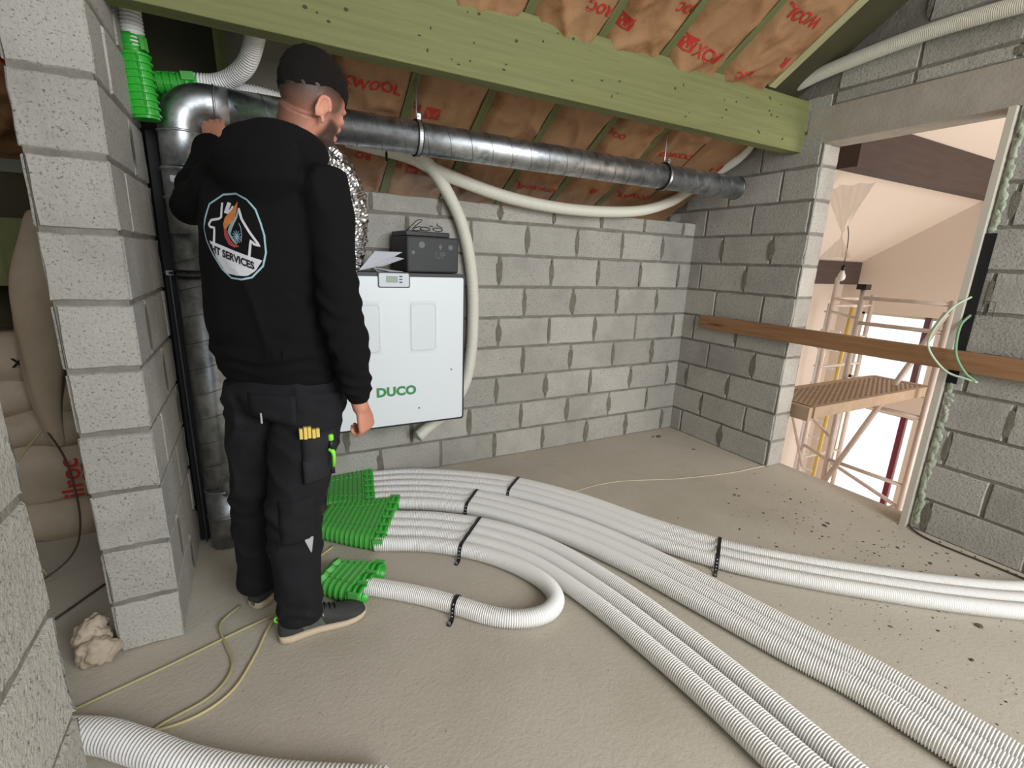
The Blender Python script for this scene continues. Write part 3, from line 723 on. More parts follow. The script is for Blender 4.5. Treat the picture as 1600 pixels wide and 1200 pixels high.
# ------------------------------------------------------------------ ventilation unit on the back wall
UX0, UX1, UY, UZ0, UZ1 = 0.300, 1.083, 2.60, 0.455, 1.318
u = empty('ventilation_unit', (.69, UY, UZ0)); tag(u, 'white fronted heat recovery unit with green DUCO lettering hung on the back wall', 'ventilation unit')
m = MB(); m.loft([[V(UX0 + (UX1 - UX0) / 2 + a, y, (UZ0 + UZ1) / 2 + b) for a, b in rrect(UX1 - UX0, UZ1 - UZ0, .016)] for y in (UY + .006, YB - .004)]); m.build('casing', M_black, u)
m = MB(); m.loft([[V(.69 + .0015 + a * s, y, (UZ0 + UZ1) / 2 - .004 + b * s) for a, b in rrect(UX1 - UX0 - .022, UZ1 - UZ0 - .030, .012)] for y, s in ((UY + .008, 1), (UY + .001, 1), (UY - .001, .996))]); m.build('front_panel', M_white, u)
m = MB(); m.loft([[V(.6725 + a * s, y, 1.281 + b * s) for a, b in rrect(.172, .082, .010)] for y, s in ((UY + .004, 1), (UY - .003, 1))], 0)
m.build('control_surround', M_black, u)
m = MB(); m.loft([[V(.6725 + a * s, y, 1.281 + b * s) for a, b in rrect(.160, .070, .008)] for y, s in ((UY, 1), (UY - .005, 1))], 0)
cp = m.build('control_panel', M_ctrl, u)
m = MB(); m.box((.630, UY - .0065, 1.268), (.692, UY - .0045, 1.302)); m.build('lcd_screen', M_lcd, cp).location = (0, 0, 0)
m = MB()
for z in (1.300, 1.285, 1.270): m.box((.700, UY - .0075, z - .003), (.716, UY - .0045, z + .003))
m.build('buttons', M_black, cp).location = (0, 0, 0)
def plate(x0, x1, z0, z1):
    m = MB(); cx, cz = (x0 + x1) / 2, (z0 + z1) / 2
    m.loft([[V(cx + a * s, y, cz + b * s) for a, b in rrect(x1 - x0, z1 - z0, .02)] for y, s in ((UY, 1.02), (UY - .004, 1.0), (UY - .006, .96), (UY - .0035, .93))]); p = m.build('handle_cover', M_white, u)
    m = MB(); n = 10; vs = []
    for j in range(n + 1):
        for i in range(n + 1):
            x = x0 - .008 + (x1 - x0 + .016) * i / n; z = z0 - .012 + (z1 - z0 + .03) * j / n
            vs.append(V(x, UY - .0085 - abs(noise.noise(V(x * 40, z * 22, 3))) * .004, z))
    m.add(vs, [(j * (n + 1) + i, j * (n + 1) + i + 1, (j + 1) * (n + 1) + i + 1, (j + 1) * (n + 1) + i) for j in range(n) for i in range(n)])
    m.build('clear_film', M_film, p, smooth=True).location = (0, 0, 0)
plate(.475, .590, .895, 1.155); plate(.760, .905, .893, 1.158)
vs, fs = textmesh('DUCO', .070, .0035, 1.02)
sx = .225 / (max(v.x for v in vs) - min(v.x for v in vs)); m = MB()
m.add([V(.672 + v.x * sx, UY - .0022, .664 + v.y * 1.0) for v in vs], fs); m.build('lettering', M_logo, u)
m = MB()
for x, z in ((.999, .770), (.802, .554)): m.tube([V(x, UY, z), V(x, UY - .004, z)], .005, 10)
m.build('screw', M_seam, u)
# charcoal box with glasses on top of the unit
bM = Matrix.Translation(V(.90, 2.70, UZ1 + .002)) @ Matrix.Rotation(math.radians(5), 4, 'Z')
b = empty('cardboard_box', (.90, 2.70, UZ1 + .002)); tag(b, 'charcoal box with faint grey symbols standing on the ventilation unit', 'box')
m = MB(); m.box((-.150, -.055, 0), (.160, .20, .195), mtx=bM); m.build('body', M_box, b, bevel=.010)
m = MB(); m.box((-.145, -.03, .196), (.115, .20, .222), mtx=bM); m.build('lid', M_black, b, bevel=.004)
m = MB(); vs, fs = textmesh('UP', .052, -.0008)
m.add([bM @ V(.045 + v.x, -.0565, .095 + v.y) for v in vs], fs)
def disc(m, x, z, r): m.add([bM @ V(x + r * math.cos(2 * PI * i / 16), -.0565, z + r * math.sin(2 * PI * i / 16)) for i in range(16)], [tuple(range(16))])
disc(m, -.065, .150, .018); disc(m, .107, .142, .014)
m.add([bM @ V(x, -.0565, z) for x, z in ((.032, .140), (.045, .158), (.058, .140), (.050, .140), (.050, .128), (.040, .128), (.040, .140))], [(0, 1, 2, 3, 4, 5, 6)])
disc(m, -.115, .108, .010)
m.build('print', M_boxp, b)
g = empty('glasses', (.93, 2.74, 1.546)); tag(g, 'black framed glasses lying on the charcoal box', 'glasses')
def loopt(m, cx, cy, cz, rx, rz_, r, tilt=.5, n=24):
    m.tube([V(cx + rx * math.cos(a), cy + rz_ * math.sin(a) * (1 - tilt), cz + rz_ * (math.sin(a) + 1) * tilt) for a in [2 * PI * i / n for i in range(n + 1)]], r, 6)
m = MB(); loopt(m, .885, 2.72, 1.548, .028, .020, .0028); loopt(m, .958, 2.715, 1.548, .028, .020, .0028); m.tube([V(.912, 2.72, 1.572), V(.922, 2.717, 1.576), V(.932, 2.715, 1.572)], .0025, 6)
m.build('frame', M_black, g, smooth=True)
m = MB(); m.tube([V(.858, 2.72, 1.57), V(.85, 2.80, 1.566), V(.86, 2.86, 1.552)], .0025, 6); m.tube([V(.986, 2.715, 1.570), V(.975, 2.78, 1.585), V(1.0, 2.84, 1.60)], .0025, 6)
m.build('temples', M_black, g, smooth=True)
m = MB(); m.tube(spline([V(.80, 2.80, 1.546), V(.84, 2.72, 1.60), V(.88, 2.76, 1.605), V(.86, 2.83, 1.575), V(.83, 2.78, 1.55), V(.87, 2.70, 1.55)], .01), .0022, 6)
tag(m.build('thin_cord', M_black, smooth=True, loc=(.85, 2.75, 1.546)), 'thin black cord curled on the charcoal box behind the glasses', 'cord')
# folded booklet in front of the box
m = MB(); q = [V(.50, 2.66, 1.322), V(.60, 2.63, 1.322), V(.735, 2.66, 1.385), V(.735, 2.70, 1.43), V(.60, 2.72, 1.428), V(.55, 2.72, 1.40)]
def sheet(a, b, c, d, t=.0025):
    a, b, c, d = map(Vector, (a, b, c, d)); n = (b - a).cross(d - a).normalized() * t
    m.add([a, b, c, d, a + n, b + n, c + n, d + n], [(0, 3, 2, 1), (4, 5, 6, 7), (0, 1, 5, 4), (1, 2, 6, 5), (2, 3, 7, 6), (3, 0, 4, 7)])
sheet((.50, 2.64, 1.324), (.585, 2.63, 1.345), (.735, 2.66, 1.425), (.60, 2.70, 1.425)); sheet((.575, 2.63, 1.345), (.62, 2.62, 1.350), (.742, 2.65, 1.392), (.70, 2.67, 1.400)); sheet((.575, 2.63, 1.343), (.60, 2.66, 1.322), (.745, 2.68, 1.324), (.66, 2.62, 1.326))
o = m.build('booklet', M_paper, loc=(.62, 2.66, 1.32)); tag(o, 'folded white instruction booklet lying against the charcoal box', 'booklet')
# aluminium flexible duct
fp = spline([V(.22, 2.62, 1.90), V(.33, 2.63, 1.86), V(.43, 2.65, 1.76), V(.475, 2.68, 1.62), V(.465, 2.71, 1.47), V(.43, 2.72, 1.30)], .006)
rnd = random.Random(3); m = MB()
fr = frames(fp); rings = []
for i, (p, a, b_) in enumerate(fr):
    rr = []
    for k in range(56):
        an = 2 * PI * k / 56
        cr = noise.noise(V(i * .16, math.cos(an) * 3.1, math.sin(an) * 3.1)) * .014 + noise.noise(V(i * .5, math.cos(an) * 8, math.sin(an) * 8)) * .005
        r = .086 + (.004 if (i // 2) % 2 else 0) + cr
        rr.append(p + a * (r * math.cos(an)) + b_ * (r * math.sin(an)))
    rings.append(rr)
m.loft(rings); o = m.build('flexible_duct', M_foil, loc=(.43, 2.7, 1.32)); tag(o, 'crinkled silver foil flexible duct entering the top of the unit behind the man', 'duct')
# ------------------------------------------------------------------ plank, cables, frame on the right wall
m = MB(); m.box((3.185, .25, .935), (3.225, 2.72, 1.037)); o = m.build('wooden_plank', M_wood, bevel=.003, loc=(3.2, 1.5, .935)); tag(o, 'reddish wooden plank fixed across the tall opening as a guard rail', 'plank')
m = MB()
for z in (.935,): m.box((XR - .016, 2.2, z + .02), (XR - .0, 2.3, z + .08)); m.box((XR - .016, .7, z + .02), (XR - .0, .8, z + .08))
m.build('spacer', M_wood, o).location = (-3.2, -1.5, -.935)
m = MB(); m.box((3.205, 1.098, 0.0), (3.245, 1.127, 2.188)); m.box((3.245, 1.104, 0.0), (3.412, 1.124, 2.188)); struct(m.build('trim_4', M_alu), 'pale metal edge profile on the right side of the opening')
m = MB(); m.box((3.2290, 1.052, .86), (3.2400, 1.098, 1.62)); struct(m.build('trim_5', M_shade_ink), 'black strip standing in for the shaded slot beside the edge profile')  # solid strip; the shade of the open slot is put into its colour
def foam(z0, z1, label, sd):
    rnd = random.Random(sd); m = MB(); z = z0
    while z < z1:
        m.ell((3.236, 1.068 + rnd.uniform(-.008, .008), z), (.010, rnd.uniform(.008, .017), rnd.uniform(.012, .034)), n=10, m=7); z += rnd.uniform(.014, .028)
    o = m.build('foam_strip', M_foam, smooth=True, loc=(3.236, 1.07, z0)); noisy(o, .008, 60); tag(o, label, 'foam', kind='stuff')
foam(.06, .86, 'crumbly green foam filling the lower gap beside the opening', 1); foam(1.64, 2.17, 'crumbly green foam filling the upper gap beside the opening', 2)
def wire(pts, r, name, mt, label, cat='cable', n=8):
    m = MB(); m.tube(spline(pts, .015), r, n); o = m.build(name, mt, smooth=True, loc=tuple(Vector(pts[0]))); return tag(o, label, cat)
wire([V(3.23, 1.085, 1.31), V(3.17, 1.13, 1.25), V(3.13, 1.17, 1.12), V(3.13, 1.165, 1.03), V(3.15, 1.08, .93), V(3.17, .99, .905), V(3.19, .96, .895)], .0055, 'electric_cable', mat('pale_green_wire', (186, 206, 178), .5), 'pale grey green wire looping out in front of the plank')
wire([V(3.23, 1.07, 1.22), V(3.19, 1.085, 1.16), V(3.15, 1.06, 1.03), V(3.16, 1.01, .94), V(3.18, .965, .90)], .0065, 'electric_cable', mat('green_wire', (120, 158, 118), .5), 'greener wire hanging close to the wall over the plank')
# pencilled block mark
m = MB(); vs, fs = textmesh('E', .030); m.add([V(3.2290, 1.012 - v.x, 1.272 + v.y) for v in vs], fs); vs, fs = textmesh('R', .030); m.add([V(3.2290, 1.017 - v.x, 1.232 + v.y) for v in vs], fs)
for a, b_, c, d in ((1.035, .985, 1.292, 1.2935), (1.035, .985, 1.251, 1.2525), (1.035, 1.0335, 1.215, 1.292), (.9865, .985, 1.215, 1.292)):
    m.add([V(3.2290, a, c), V(3.2290, b_, c), V(3.2290, b_, d), V(3.2290, a, d)], [(0, 1, 2, 3)])
tag(m.build('stencil_mark', M_shade_ink, loc=(3.2325, 1.01, 1.25)), 'small boxed letters drawn on the wall block above the plank', 'marking')
# cables on the floor
wire([V(-.62, 1.65, .006), V(-.583, 1.666, .006), V(-.37, 1.733, .006), V(-.181, 1.80, .006), V(-.05, 1.84, .006), V(.06, 1.86, .006)], .0048, 'electric_cable', M_cable, 'greenish cable running straight from the doorway past the left shoe')
wire([V(-.55, 1.50, .006), V(-.463, 1.487, .006), V(-.29, 1.469, .006), V(-.173, 1.524, .006), V(-.10, 1.66, .006), V(-.045, 1.80, .006), V(.13, 2.12, .006), V(.247, 2.24, .006)], .0048, 'electric_cable', M_yellowcable, 'cream cable curving from the bottom left up between the shoes')
wire([V(-.43, 1.43, .006), V(-.357, 1.485, .007), V(-.227, 1.537, .006), V(-.172, 1.637, .006), V(-.201, 1.779, .006), V(-.215, 1.875, .012), V(-.151, 1.963, .006)], .0048, 'electric_cable', M_cable, 'dark greenish cable with a loose loop left of the shoes')
wire([V(.85, 2.25, .005), V(.927, 2.252, .005), V(1.091, 2.18, .005), V(1.3, 2.12, .005), V(1.648, 2.226, .005), V(2.018, 2.24, .005), V(2.459, 2.101, .005), V(2.876, 2.02, .005), V(3.133, 2.004, .005), V(3.36, 1.99, .005)], .0032, 'electric_cable', mat('cream_cable', (198, 190, 164), .6), 'thin cream cable crossing the empty floor to the opening')
wire([V(3.36, 1.12, .01), V(3.22, 1.08, .01), V(3.16, .95, .007), V(3.17, .7, .007), V(3.18, .4, .007)], .005, 'electric_cable', M_cabled, 'dark cable lying along the foot of the right wall')
# debris
rnd = random.Random(21); m = MB()
def crumb(x, y, s):
    R = Matrix.Rotation(rnd.uniform(0, 6), 3, 'Z'); m.ell((x, y, s * .25), (s * rnd.uniform(.7, 1.6), s * rnd.uniform(.5, 1), s * .5), n=6, m=4, mtx=R)
for i in range(420):
    t = rnd.random(); x = min(3.2, 2.75 + rnd.gauss(0, .33)); y = 1.0 + rnd.gauss(0, .42)
    crumb(x, y, abs(rnd.gauss(0, .0031)) + .0009)
for i in range(60): crumb(rnd.uniform(1.2, 3.1), rnd.uniform(2.0, 2.9), rnd.uniform(.001, .0035))
for i in range(120): crumb(rnd.uniform(1.9, 2.9), rnd.uniform(.2, .9), rnd.uniform(.001, .0035))
for i in range(60): crumb(rnd.uniform(-.3, 1.2), rnd.uniform(.8, 1.7), rnd.uniform(.0008, .002))
for x, y, s in ((2.95, 2.78, .02), (3.0, 2.45, .013), (2.90, 2.80, .010), (2.62, 1.78, .010), (2.55, .55, .016)): crumb(x, y, s)
tag(m.build('mortar_crumbs', M_debris), 'dark mortar crumbs scattered over the floor near the right wall', 'debris', kind='stuff')
# ------------------------------------------------------------------ things through the doorway
def sack(loc, size, rz, label, seed, print_=None, mt=None):
    e = empty('paper_sack', loc); e['x'] = 0; del e['x']; tag(e, label, 'sack', 'paper sacks stacked behind the stub wall')
    m = MB(); rings = []; n = 28
    for i in range(15):
        s = i / 14; zz = s; puff = math.sin(PI * min(max(s, .04), .96)) ** .35
        ring_ = []
        for k in range(n):
            a = 2 * PI * k / n; cx = math.copysign(abs(math.cos(a)) ** .55, math.cos(a)); cy = math.copysign(abs(math.sin(a)) ** .55, math.sin(a))
            ring_.append(V(cx * size[0] / 2 * (.55 + .45 * puff), cy * size[1] / 2 * (.55 + .45 * puff), size[2] * zz))
        rings.append(ring_)
    m.loft(rings); mtx = Matrix.Translation(Vector(loc)) @ Matrix.Rotation(rz, 4, 'Z'); m.v = [tuple(mtx @ Vector(v)) for v in m.v]
    o = m.build('bag', mt or M_sack, e, smooth=True); noisy(o, .03, 6, seed)
    if print_:
        for txt, x, z, s, rot, mi in print_:
            m = MB(); vs, fs = textmesh(txt, s, .002)
            m.add([mtx @ V(x + v.x * math.cos(rot) - v.y * math.sin(rot), -size[1] / 2 - .016, z + v.x * math.sin(rot) + v.y * math.cos(rot)) for v in vs], fs, mi)
            m.build('print', [M_red, M_shade_ink], e)
    return e
sack((-.92, 3.0, .0), (.42, .34, .20), .1, 'pale paper sack at the bottom of the stack on the dark floor', 1)
sack((-.90, 3.0, .19), (.40, .32, .30), .05, 'paper sack with big red vertical letters, second from the floor', 2, [('ilroc', .055, .13, .11, PI / 2, 0), ('m20', .135, .12, .10, PI / 2, 0)])
sack((-.93, 3.0, .47), (.42, .33, .17), .0, 'plain paper sack in the middle of the stack', 3)
sack((-.94, 3.0, .63), (.42, .33, .17), .1, 'plain paper sack fourth from the floor', 4)
sack((-.95, 3.0, .79), (.44, .34, .22), -.05, 'top paper sack with a small black square emblem', 5, [('X', .03, .10, .055, 0, 1)])
m = MB(); rings = []
prof = [(0.52, -.815, .018), (.58, -.82, .028), (.70, -.83, .045), (.85, -.815, .068), (.93, -.80, .082), (1.1, -.785, .098), (1.25, -.765, .106), (1.36, -.745, .085), (1.46, -.735, .055), (1.54, -.73, .04)]
for z, cx_, a in prof:
    rings.append([V(cx_ + a * math.cos(2 * PI * k / 30) * (1 + .10 * math.sin(5 * 2 * PI * k / 30 + z * 6)), 2.70 + a * .7 * math.sin(2 * PI * k / 30), z) for k in range(30)])
m.loft(rings); o = m.build('woven_bag', M_plasticsack, smooth=True, loc=(-.93, 2.72, 1.0))
s_ = o.modifiers.new('s', 'SUBSURF'); s_.levels = 2; s_.render_levels = 2
tag(o, 'tall pale plastic bag hanging in front of the paper sacks behind the doorway', 'bag')
m = MB(); m.box((-1.6, 2.86, 1.22), (-.60, 2.95, 1.50)); tag(m.build('roof_beam', M_rafter, loc=(-1.1, 2.9, 1.22)), 'green timber beam low in the dark room behind the hanging bag', 'beam')
wire([V(-.86, 2.72, .62), V(-.95, 2.55, .45), V(-.93, 2.5, .2), V(-.88, 2.5, .01)], .004, 'electric_cable', M_cable, 'pale cable hanging down in front of the sacks, left one')
wire([V(-.86, 2.72, .62), V(-.76, 2.55, .50), V(-.74, 2.5, .25), V(-.80, 2.5, .08), V(-.95, 2.4, .006), V(-1.1, 2.2, .006)], .004, 'electric_cable', M_cabled, 'dark cable curving down in front of the sacks to the floor')
wire([V(-1.2, 1.7, .006), V(-.9, 2.0, .006), V(-.66, 2.35, .006)], .004, 'electric_cable', M_cabled, 'dark cable lying on the shaded floor inside the doorway')
m = MB(); m.ell((-.575, 1.865, .045), (.062, .05, .047), n=24, m=14); m.ell((-.60, 1.93, .07), (.05, .06, .065), n=24, m=14)
m.tube([V(-.628, 1.92, .02), V(-.64, 1.93, .06), V(-.62, 1.95, .11), V(-.58, 1.96, .12)], .016, 10)
o = m.build('crumpled_wrapper', M_sack, smooth=True, loc=(-.59, 1.9, .0)); remesh(o, .006, 2); noisy(o, .018, 30); noisy(o, .008, 70); tag(o, 'crumpled beige paper wrapper on the floor at the foot of the stub wall', 'wrapper')
# ------------------------------------------------------------------ scaffold tower, bulb and sheet in the stairwell
s = empty('scaffold_tower', (5.2, 2.2, -2.9)); tag(s, 'aluminium scaffold tower standing in the bright stairwell', 'scaffold')
SXn, SXf, SY0, SY1 = 5.0, 5.95, 1.78, 2.75
def bar(name, a, b_, r=.024, mt=None, par=None):
    m = MB(); m.tube([Vector(a), Vector(b_)], r, 12); return m.build(name, mt or M_scaf, par or s, smooth=True)
bar('upright', (5.0, 2.46, -2.88), (5.0, 2.455, 1.27)); bar('upright', (5.0, 1.785, -2.88), (5.0, 1.785, 1.22)); bar('upright', (5.55, 3.03, -2.88), (5.55, 3.0, 1.36)); bar('upright', (6.3, 2.98, -2.88), (6.3, 2.98, 1.18))
for z in (1.19, .96, .22, -.42, -.95, -1.5): bar('ledger', (5.0, 1.785, z), (5.0, 2.46, z), .018)
for z in (1.14, 1.06, .70, .38, -.2, -.72, -1.2): bar('ledger', (5.55, 3.01, z), (6.3, 2.98, z), .015)
for z in (1.14, 1.0, -.2): bar('ledger', (5.0, 2.46, z), (5.55, 3.01, z), .015)
bar('brace', (4.98, 1.80, 1.12), (4.98, 2.45, -.70), .024); bar('brace', (5.0, 2.44, .10), (5.9, 2.9, -1.9), .022); bar('brace', (5.6, 3.3, -.1), (5.5, 2.95, -.8), .015)
bar('brace', (5.0, 1.80, -.62), (5.2, 2.15, -.95), .022)
for z in (-.55,): bar('ledger', (5.55, 3.01, z), (5.0, 1.785, z - .08), .018)
m = MB(); m.box((4.955, 2.42, 1.265), (5.045, 2.50, 1.315)); m.build('top_cap', M_black, s)
# deck
d = MB(); DX0, DX1, DY0, DY1, DZ = 3.50, 5.20, 1.88, 2.32, .46
d.box((DX0, DY0, DZ - .012), (DX1, DY1, DZ)); d.box((DX0, DY0 - .012, DZ - .08), (DX1, DY0 + .02, DZ + .004)); d.box((DX0, DY1 - .02, DZ - .08), (DX1, DY1 + .012, DZ + .004)); d.box((DX0 - .05, DY0, DZ - .10), (DX0 + .02, DY1, DZ + .0)); d.box((DX1 - .02, DY0, DZ - .10), (DX1 + .05, DY1, DZ + .004))
dk = d.build('deck', M_deck, s)
d = MB(); i = 0
x = DX0 + .05
while x < DX1 - .04:
    y = DY0 + .04 + (.018 if i % 2 else 0)
    while y < DY1 - .04: d.box((x - .012, y - .006, DZ), (x + .012, y + .006, DZ + .0012)); y += .036
    x += .040; i += 1
d.build('perforations', M_deckhole, dk).location = (0, 0, 0)
# ladder with yellow rungs beyond the tower
l = empty('ladder', (6.5, 3.2, -2.9)); tag(l, 'pale ladder with yellow side strips leaning behind the scaffold tower', 'ladder')
bar('rail', (6.45, 3.34, -2.88), (6.45, 3.25, 1.03), .022, M_yell, l); bar('rail', (6.45, 3.58, -2.88), (6.45, 3.52, 1.03), .022, M_white, l)
for k in range(16):
    z = -2.6 + k * .235; bar('rung', (6.45, 3.33, z), (6.45, 3.57, z), .013, M_white, l)
lb_ = empty('light_bulb', (4.6, 2.46, 1.36)); tag(lb_, 'white bulb hanging on a bare wire in the stairwell', 'light bulb')
def rev(m, c, prof, n=20, mi=0): m.tube([Vector(c) + V(0, 0, z) for z, r in prof], [r for z, r in prof], n, mi)
m = MB(); rev(m, (4.6, 2.46, 1.34), [(0, .004), (.004, .018), (.02, .030), (.045, .030), (.075, .017), (.09, .014)]); m.build('glass_bulb', M_bulb, lb_, smooth=True)
m = MB(); rev(m, (4.6, 2.46, 1.43), [(0, .014), (.002, .018), (.04, .018), (.05, .006)]); m.build('socket', M_black, lb_, smooth=True)
m = MB(); m.tube(spline([V(4.6, 2.46, 1.47), V(4.6, 2.46, 1.6), V(4.6, 2.47, 1.72), V(4.6, 2.49, 1.80)], .02), .004, 8); m.build('wire', M_cabled, lb_, smooth=True)
# knotted plastic sheet hanging from the beam end
m = MB(); vs = []; NU, NV = 26, 40
def sh(u, v):
    # v 0 top .. 1 bottom; gathered at v=.62
    zt = 2.12; zb = 1.53; z = zt + (zb - zt) * v; w_ = abs(v - .66); half = .045 + (.26 if v < .66 else .20) * (w_ / (.66 if v < .66 else .34)) ** 1.15
    cy = 2.48 + .03 * v + (u - .5) * 2 * half * .75
    x = 4.55 - .10 * (w_) + .03 * math.sin(u * 17 + v * 3) * (.3 + w_) + .02 * noise.noise(V(u * 6, v * 5, 1))
    return V(x + (u - .5) * .12, cy, z + .02 * noise.noise(V(u * 4, v * 2, 7)))
for j in range(NV + 1):
    for i in range(NU + 1): vs.append(sh(i / NU, j / NV))
m.add(vs, [(j * (NU + 1) + i, j * (NU + 1) + i + 1, (j + 1) * (NU + 1) + i + 1, (j + 1) * (NU + 1) + i) for j in range(NV) for i in range(NU)])
tag(m.build('plastic_sheet', M_sheet, smooth=True, loc=(4.55, 2.48, 2.1)), 'translucent plastic sheet knotted in the middle, hanging under the brown beam', 'sheet')
# ------------------------------------------------------------------ the man
def etube(mb, secs, n=28, mi=0, power=1.0):
    """secs: (centre, half width along a, half width along b, a); rings lie square to the path"""
    cs = [Vector(s[0]) for s in secs]; rings = []
    for i, s in enumerate(secs):
        t = (cs[min(i + 1, len(cs) - 1)] - cs[max(i - 1, 0)]).normalized()
        a = Vector(s[3]); a = (a - t * a.dot(t)).normalized(); b = t.cross(a)
        rings.append([cs[i] + a * (s[1] * math.copysign(abs(math.cos(q)) ** power, math.cos(q))) + b * (s[2] * math.copysign(abs(math.sin(q)) ** power, math.sin(q))) for q in [2 * PI * k / n for k in range(n)]])
    mb.loft(rings, mi)
def limb(mb, pts, rad, n=20):
    mb.tube([Vector(p) for p in pts], rad, n)
    for p, r in ((pts[0], rad[0]), (pts[-1], rad[-1])): mb.ell(p, (r, r, r), n=16, m=10)
pr = empty('person', (.02, 1.80, 0)); tag(pr, 'man standing with his back turned in a black printed hoodie, black work trousers and trainers', 'person')
FW = V(.62, .78, 0).normalized(); RT = V(.78, -.62, 0).normalized(); UP = V(0, 0, 1)
pel = V(.075, 1.785, .98); shR = V(.215, 1.615, 1.60); shL = V(-.055, 1.865, 1.615)
elR = V(.232, 1.56, 1.28); wrR = V(.285, 1.60, .935); elL = V(-.165, 2.085, 1.535); wrL = V(-.085, 2.33, 1.80)
hc = V(.213, 1.705, 1.846)
hf = V(.78, .55, -.42).normalized(); hr = hf.cross(UP).normalized(); hu = hr.cross(hf)
HM = Matrix((hr, hf, hu)).transposed()
def H(x, y, z): return hc + HM @ V(x, y, z)
def hairline(ph):
    back = max(0, -math.sin(ph)); front = max(0, math.sin(ph))
    return 1.68 + .40 * back - .26 * front - .10 * max(0, abs(math.cos(ph)) - .75) * 4 * (1 if math.sin(ph) > -.3 else .2)
m = MB()
# head: cranium, face, jaw, nose, brow, ears
m.ell(H(0, -.012, .022), (.081, .102, .103), n=32, m=20, mtx=HM)
m.ell(H(0, .018, -.030), (.064, .074, .085), n=28, m=18, mtx=HM)
m.ell(H(0, .045, -.082), (.046, .046, .036), n=24, m=12, mtx=HM)
m.ell(H(0, .078, .018), (.050, .016, .012), n=20, m=10, mtx=HM)
m.tube([H(0, .088, .012), H(0, .102, -.020), H(0, .094, -.034)], [.009, .014, .012], 12)
for s in (-1, 1):
    m.ell(H(s * .032, .074, -.016), (.020, .018, .014), n=16, m=10, mtx=HM)
    m.ell(H(s * .014, .092, -.034), (.009, .010, .008), n=12, m=8, mtx=HM)
    # ear: rim, lobe and bowl
    m.tube([H(s * (.078 + .012 * math.sin(a * .5)), -.020 - .017 * math.cos(a) - .004, -.050 + .031 * math.sin(a)) for a in [PI * (-.45 + 1.5 * i / 12) for i in range(13)]], .0062, 8)
    m.ell(H(s * .077, -.020, -.052), (.010, .014, .026), n=14, m=10, mtx=HM); m.ell(H(s * .078, -.012, -.082), (.006, .008, .010), n=10, m=8, mtx=HM)
m.tube([H(-.022, .092, -.060), H(0, .098, -.058), H(.022, .092, -.060)], .006, 8); m.tube([H(-.018, .090, -.071), H(0, .095, -.072), H(.018, .090, -.071)], .007, 8)
nb = V(.125, 1.735, 1.66)
etube(m, [(nb - UP * .06, .080, .070, RT), (nb, .072, .064, RT), (nb.lerp(hc, .35), .062, .060, RT), (H(0, -.03, -.05), .060, .062, hr)])
# trunk, arms and legs under the clothes
etube(m, [(pel - UP * .06, .13, .09, RT), (pel, .15, .10, RT), (V(.06, 1.77, 1.2), .13, .09, RT), (V(.06, 1.75, 1.42), .16, .10, RT), (V(.085, 1.74, 1.56), .16, .085, RT), (nb - UP * .03, .08, .06, RT)])
limb(m, [nb - UP * .08, shR, shR.lerp(elR, .5), elR, elR.lerp(wrR, .4), wrR, wrR + V(.005, .0, -.03)], [.05, .052, .046, .038, .040, .028, .027])
limb(m, [nb - UP * .08, shL, shL.lerp(elL, .5), elL, elL.lerp(wrL, .4), wrL, wrL + (wrL - elL).normalized() * .02], [.05, .052, .046, .038, .040, .028, .027])
hipR, knR, anR = V(.145, 1.725, .93), V(.062, 1.70, .52), V(.048, 1.70, .10)
hipL, knL, anL = V(.0, 1.85, .93), V(-.045, 1.885, .52), V(-.075, 1.95, .10)
limb(m, [hipR, knR, anR], [.085, .055, .036]); limb(m, [hipL, knL, anL], [.085, .055, .036])
def hand(m, w, d, palm, thumb, curl, L=.190, rmul=1.0):
    """w wrist, d direction towards the knuckles, palm = normal out of the palm, thumb = side of the thumb"""
    d = Vector(d).normalized(); palm = Vector(palm); palm = (palm - d * palm.dot(d)).normalized(); side = palm.cross(d).normalized()
    if side.dot(Vector(thumb)) < 0: side = -side
    P_ = lambda a, s, p: w + d * a + side * s + palm * p
    etube(m, [(P_(-.01, 0, 0), .029, .022, side), (P_(.02, .002, 0), .031, .018, side), (P_(.055, .002, 0), .041, .016, side), (P_(.085, .001, .002), .043, .0145, side), (P_(.096, .0, .003), .040, .012, side)], 20)
    m.ell(P_(.035, .024, .010), (.018, .024, .016), n=14, m=8)
    for k, (s, l) in enumerate(((.031, .070), (.0105, .078), (-.0105, .073), (-.031, .058))):
        p = P_(.088, s, .002); a = 0; pts = [p - d * .012]; seg = [l * .45, l * .32, l * .26]; pts.append(p)
        for q, sg in enumerate(seg):
            a += curl[q] + .08 * k * .5; p = p + (d * math.cos(a) + palm * math.sin(a)) * sg; pts.append(p)
        r = (.0094 if k < 3 else .0082) * rmul
        m.tube(pts, [r * 1.04, r * 1.08, r, r * .93, r * .80], 12); m.ell(pts[-1], (r * .82,) * 3, n=10, m=6); m.ell(pts[1], (r * 1.12,) * 3, n=10, m=6)
    t = [P_(.022, .026, .008), P_(.048, .044, .018), P_(.070, .046, .034), P_(.086, .038, .046)]
    m.tube(t, [.014, .0115, .0105, .0085], 12); m.ell(t[-1], (.0086,) * 3, n=10, m=6)
hand(m, wrR + V(.006, .0, -.02), V(.22, .06, -.97), V(-.62, .72, -.30), V(-.5, .6, 0) + V(0, 0, -.3), (.75, 1.1, .8))
hand(m, wrL, V(.05, .55, .80), V(.2, .9, -.35), V(.9, -.1, .1), (.25, .45, .35))
body = m.build('body', M_skin, None); body.location = (0, 0, 0)
remesh(body, .0042, 3)
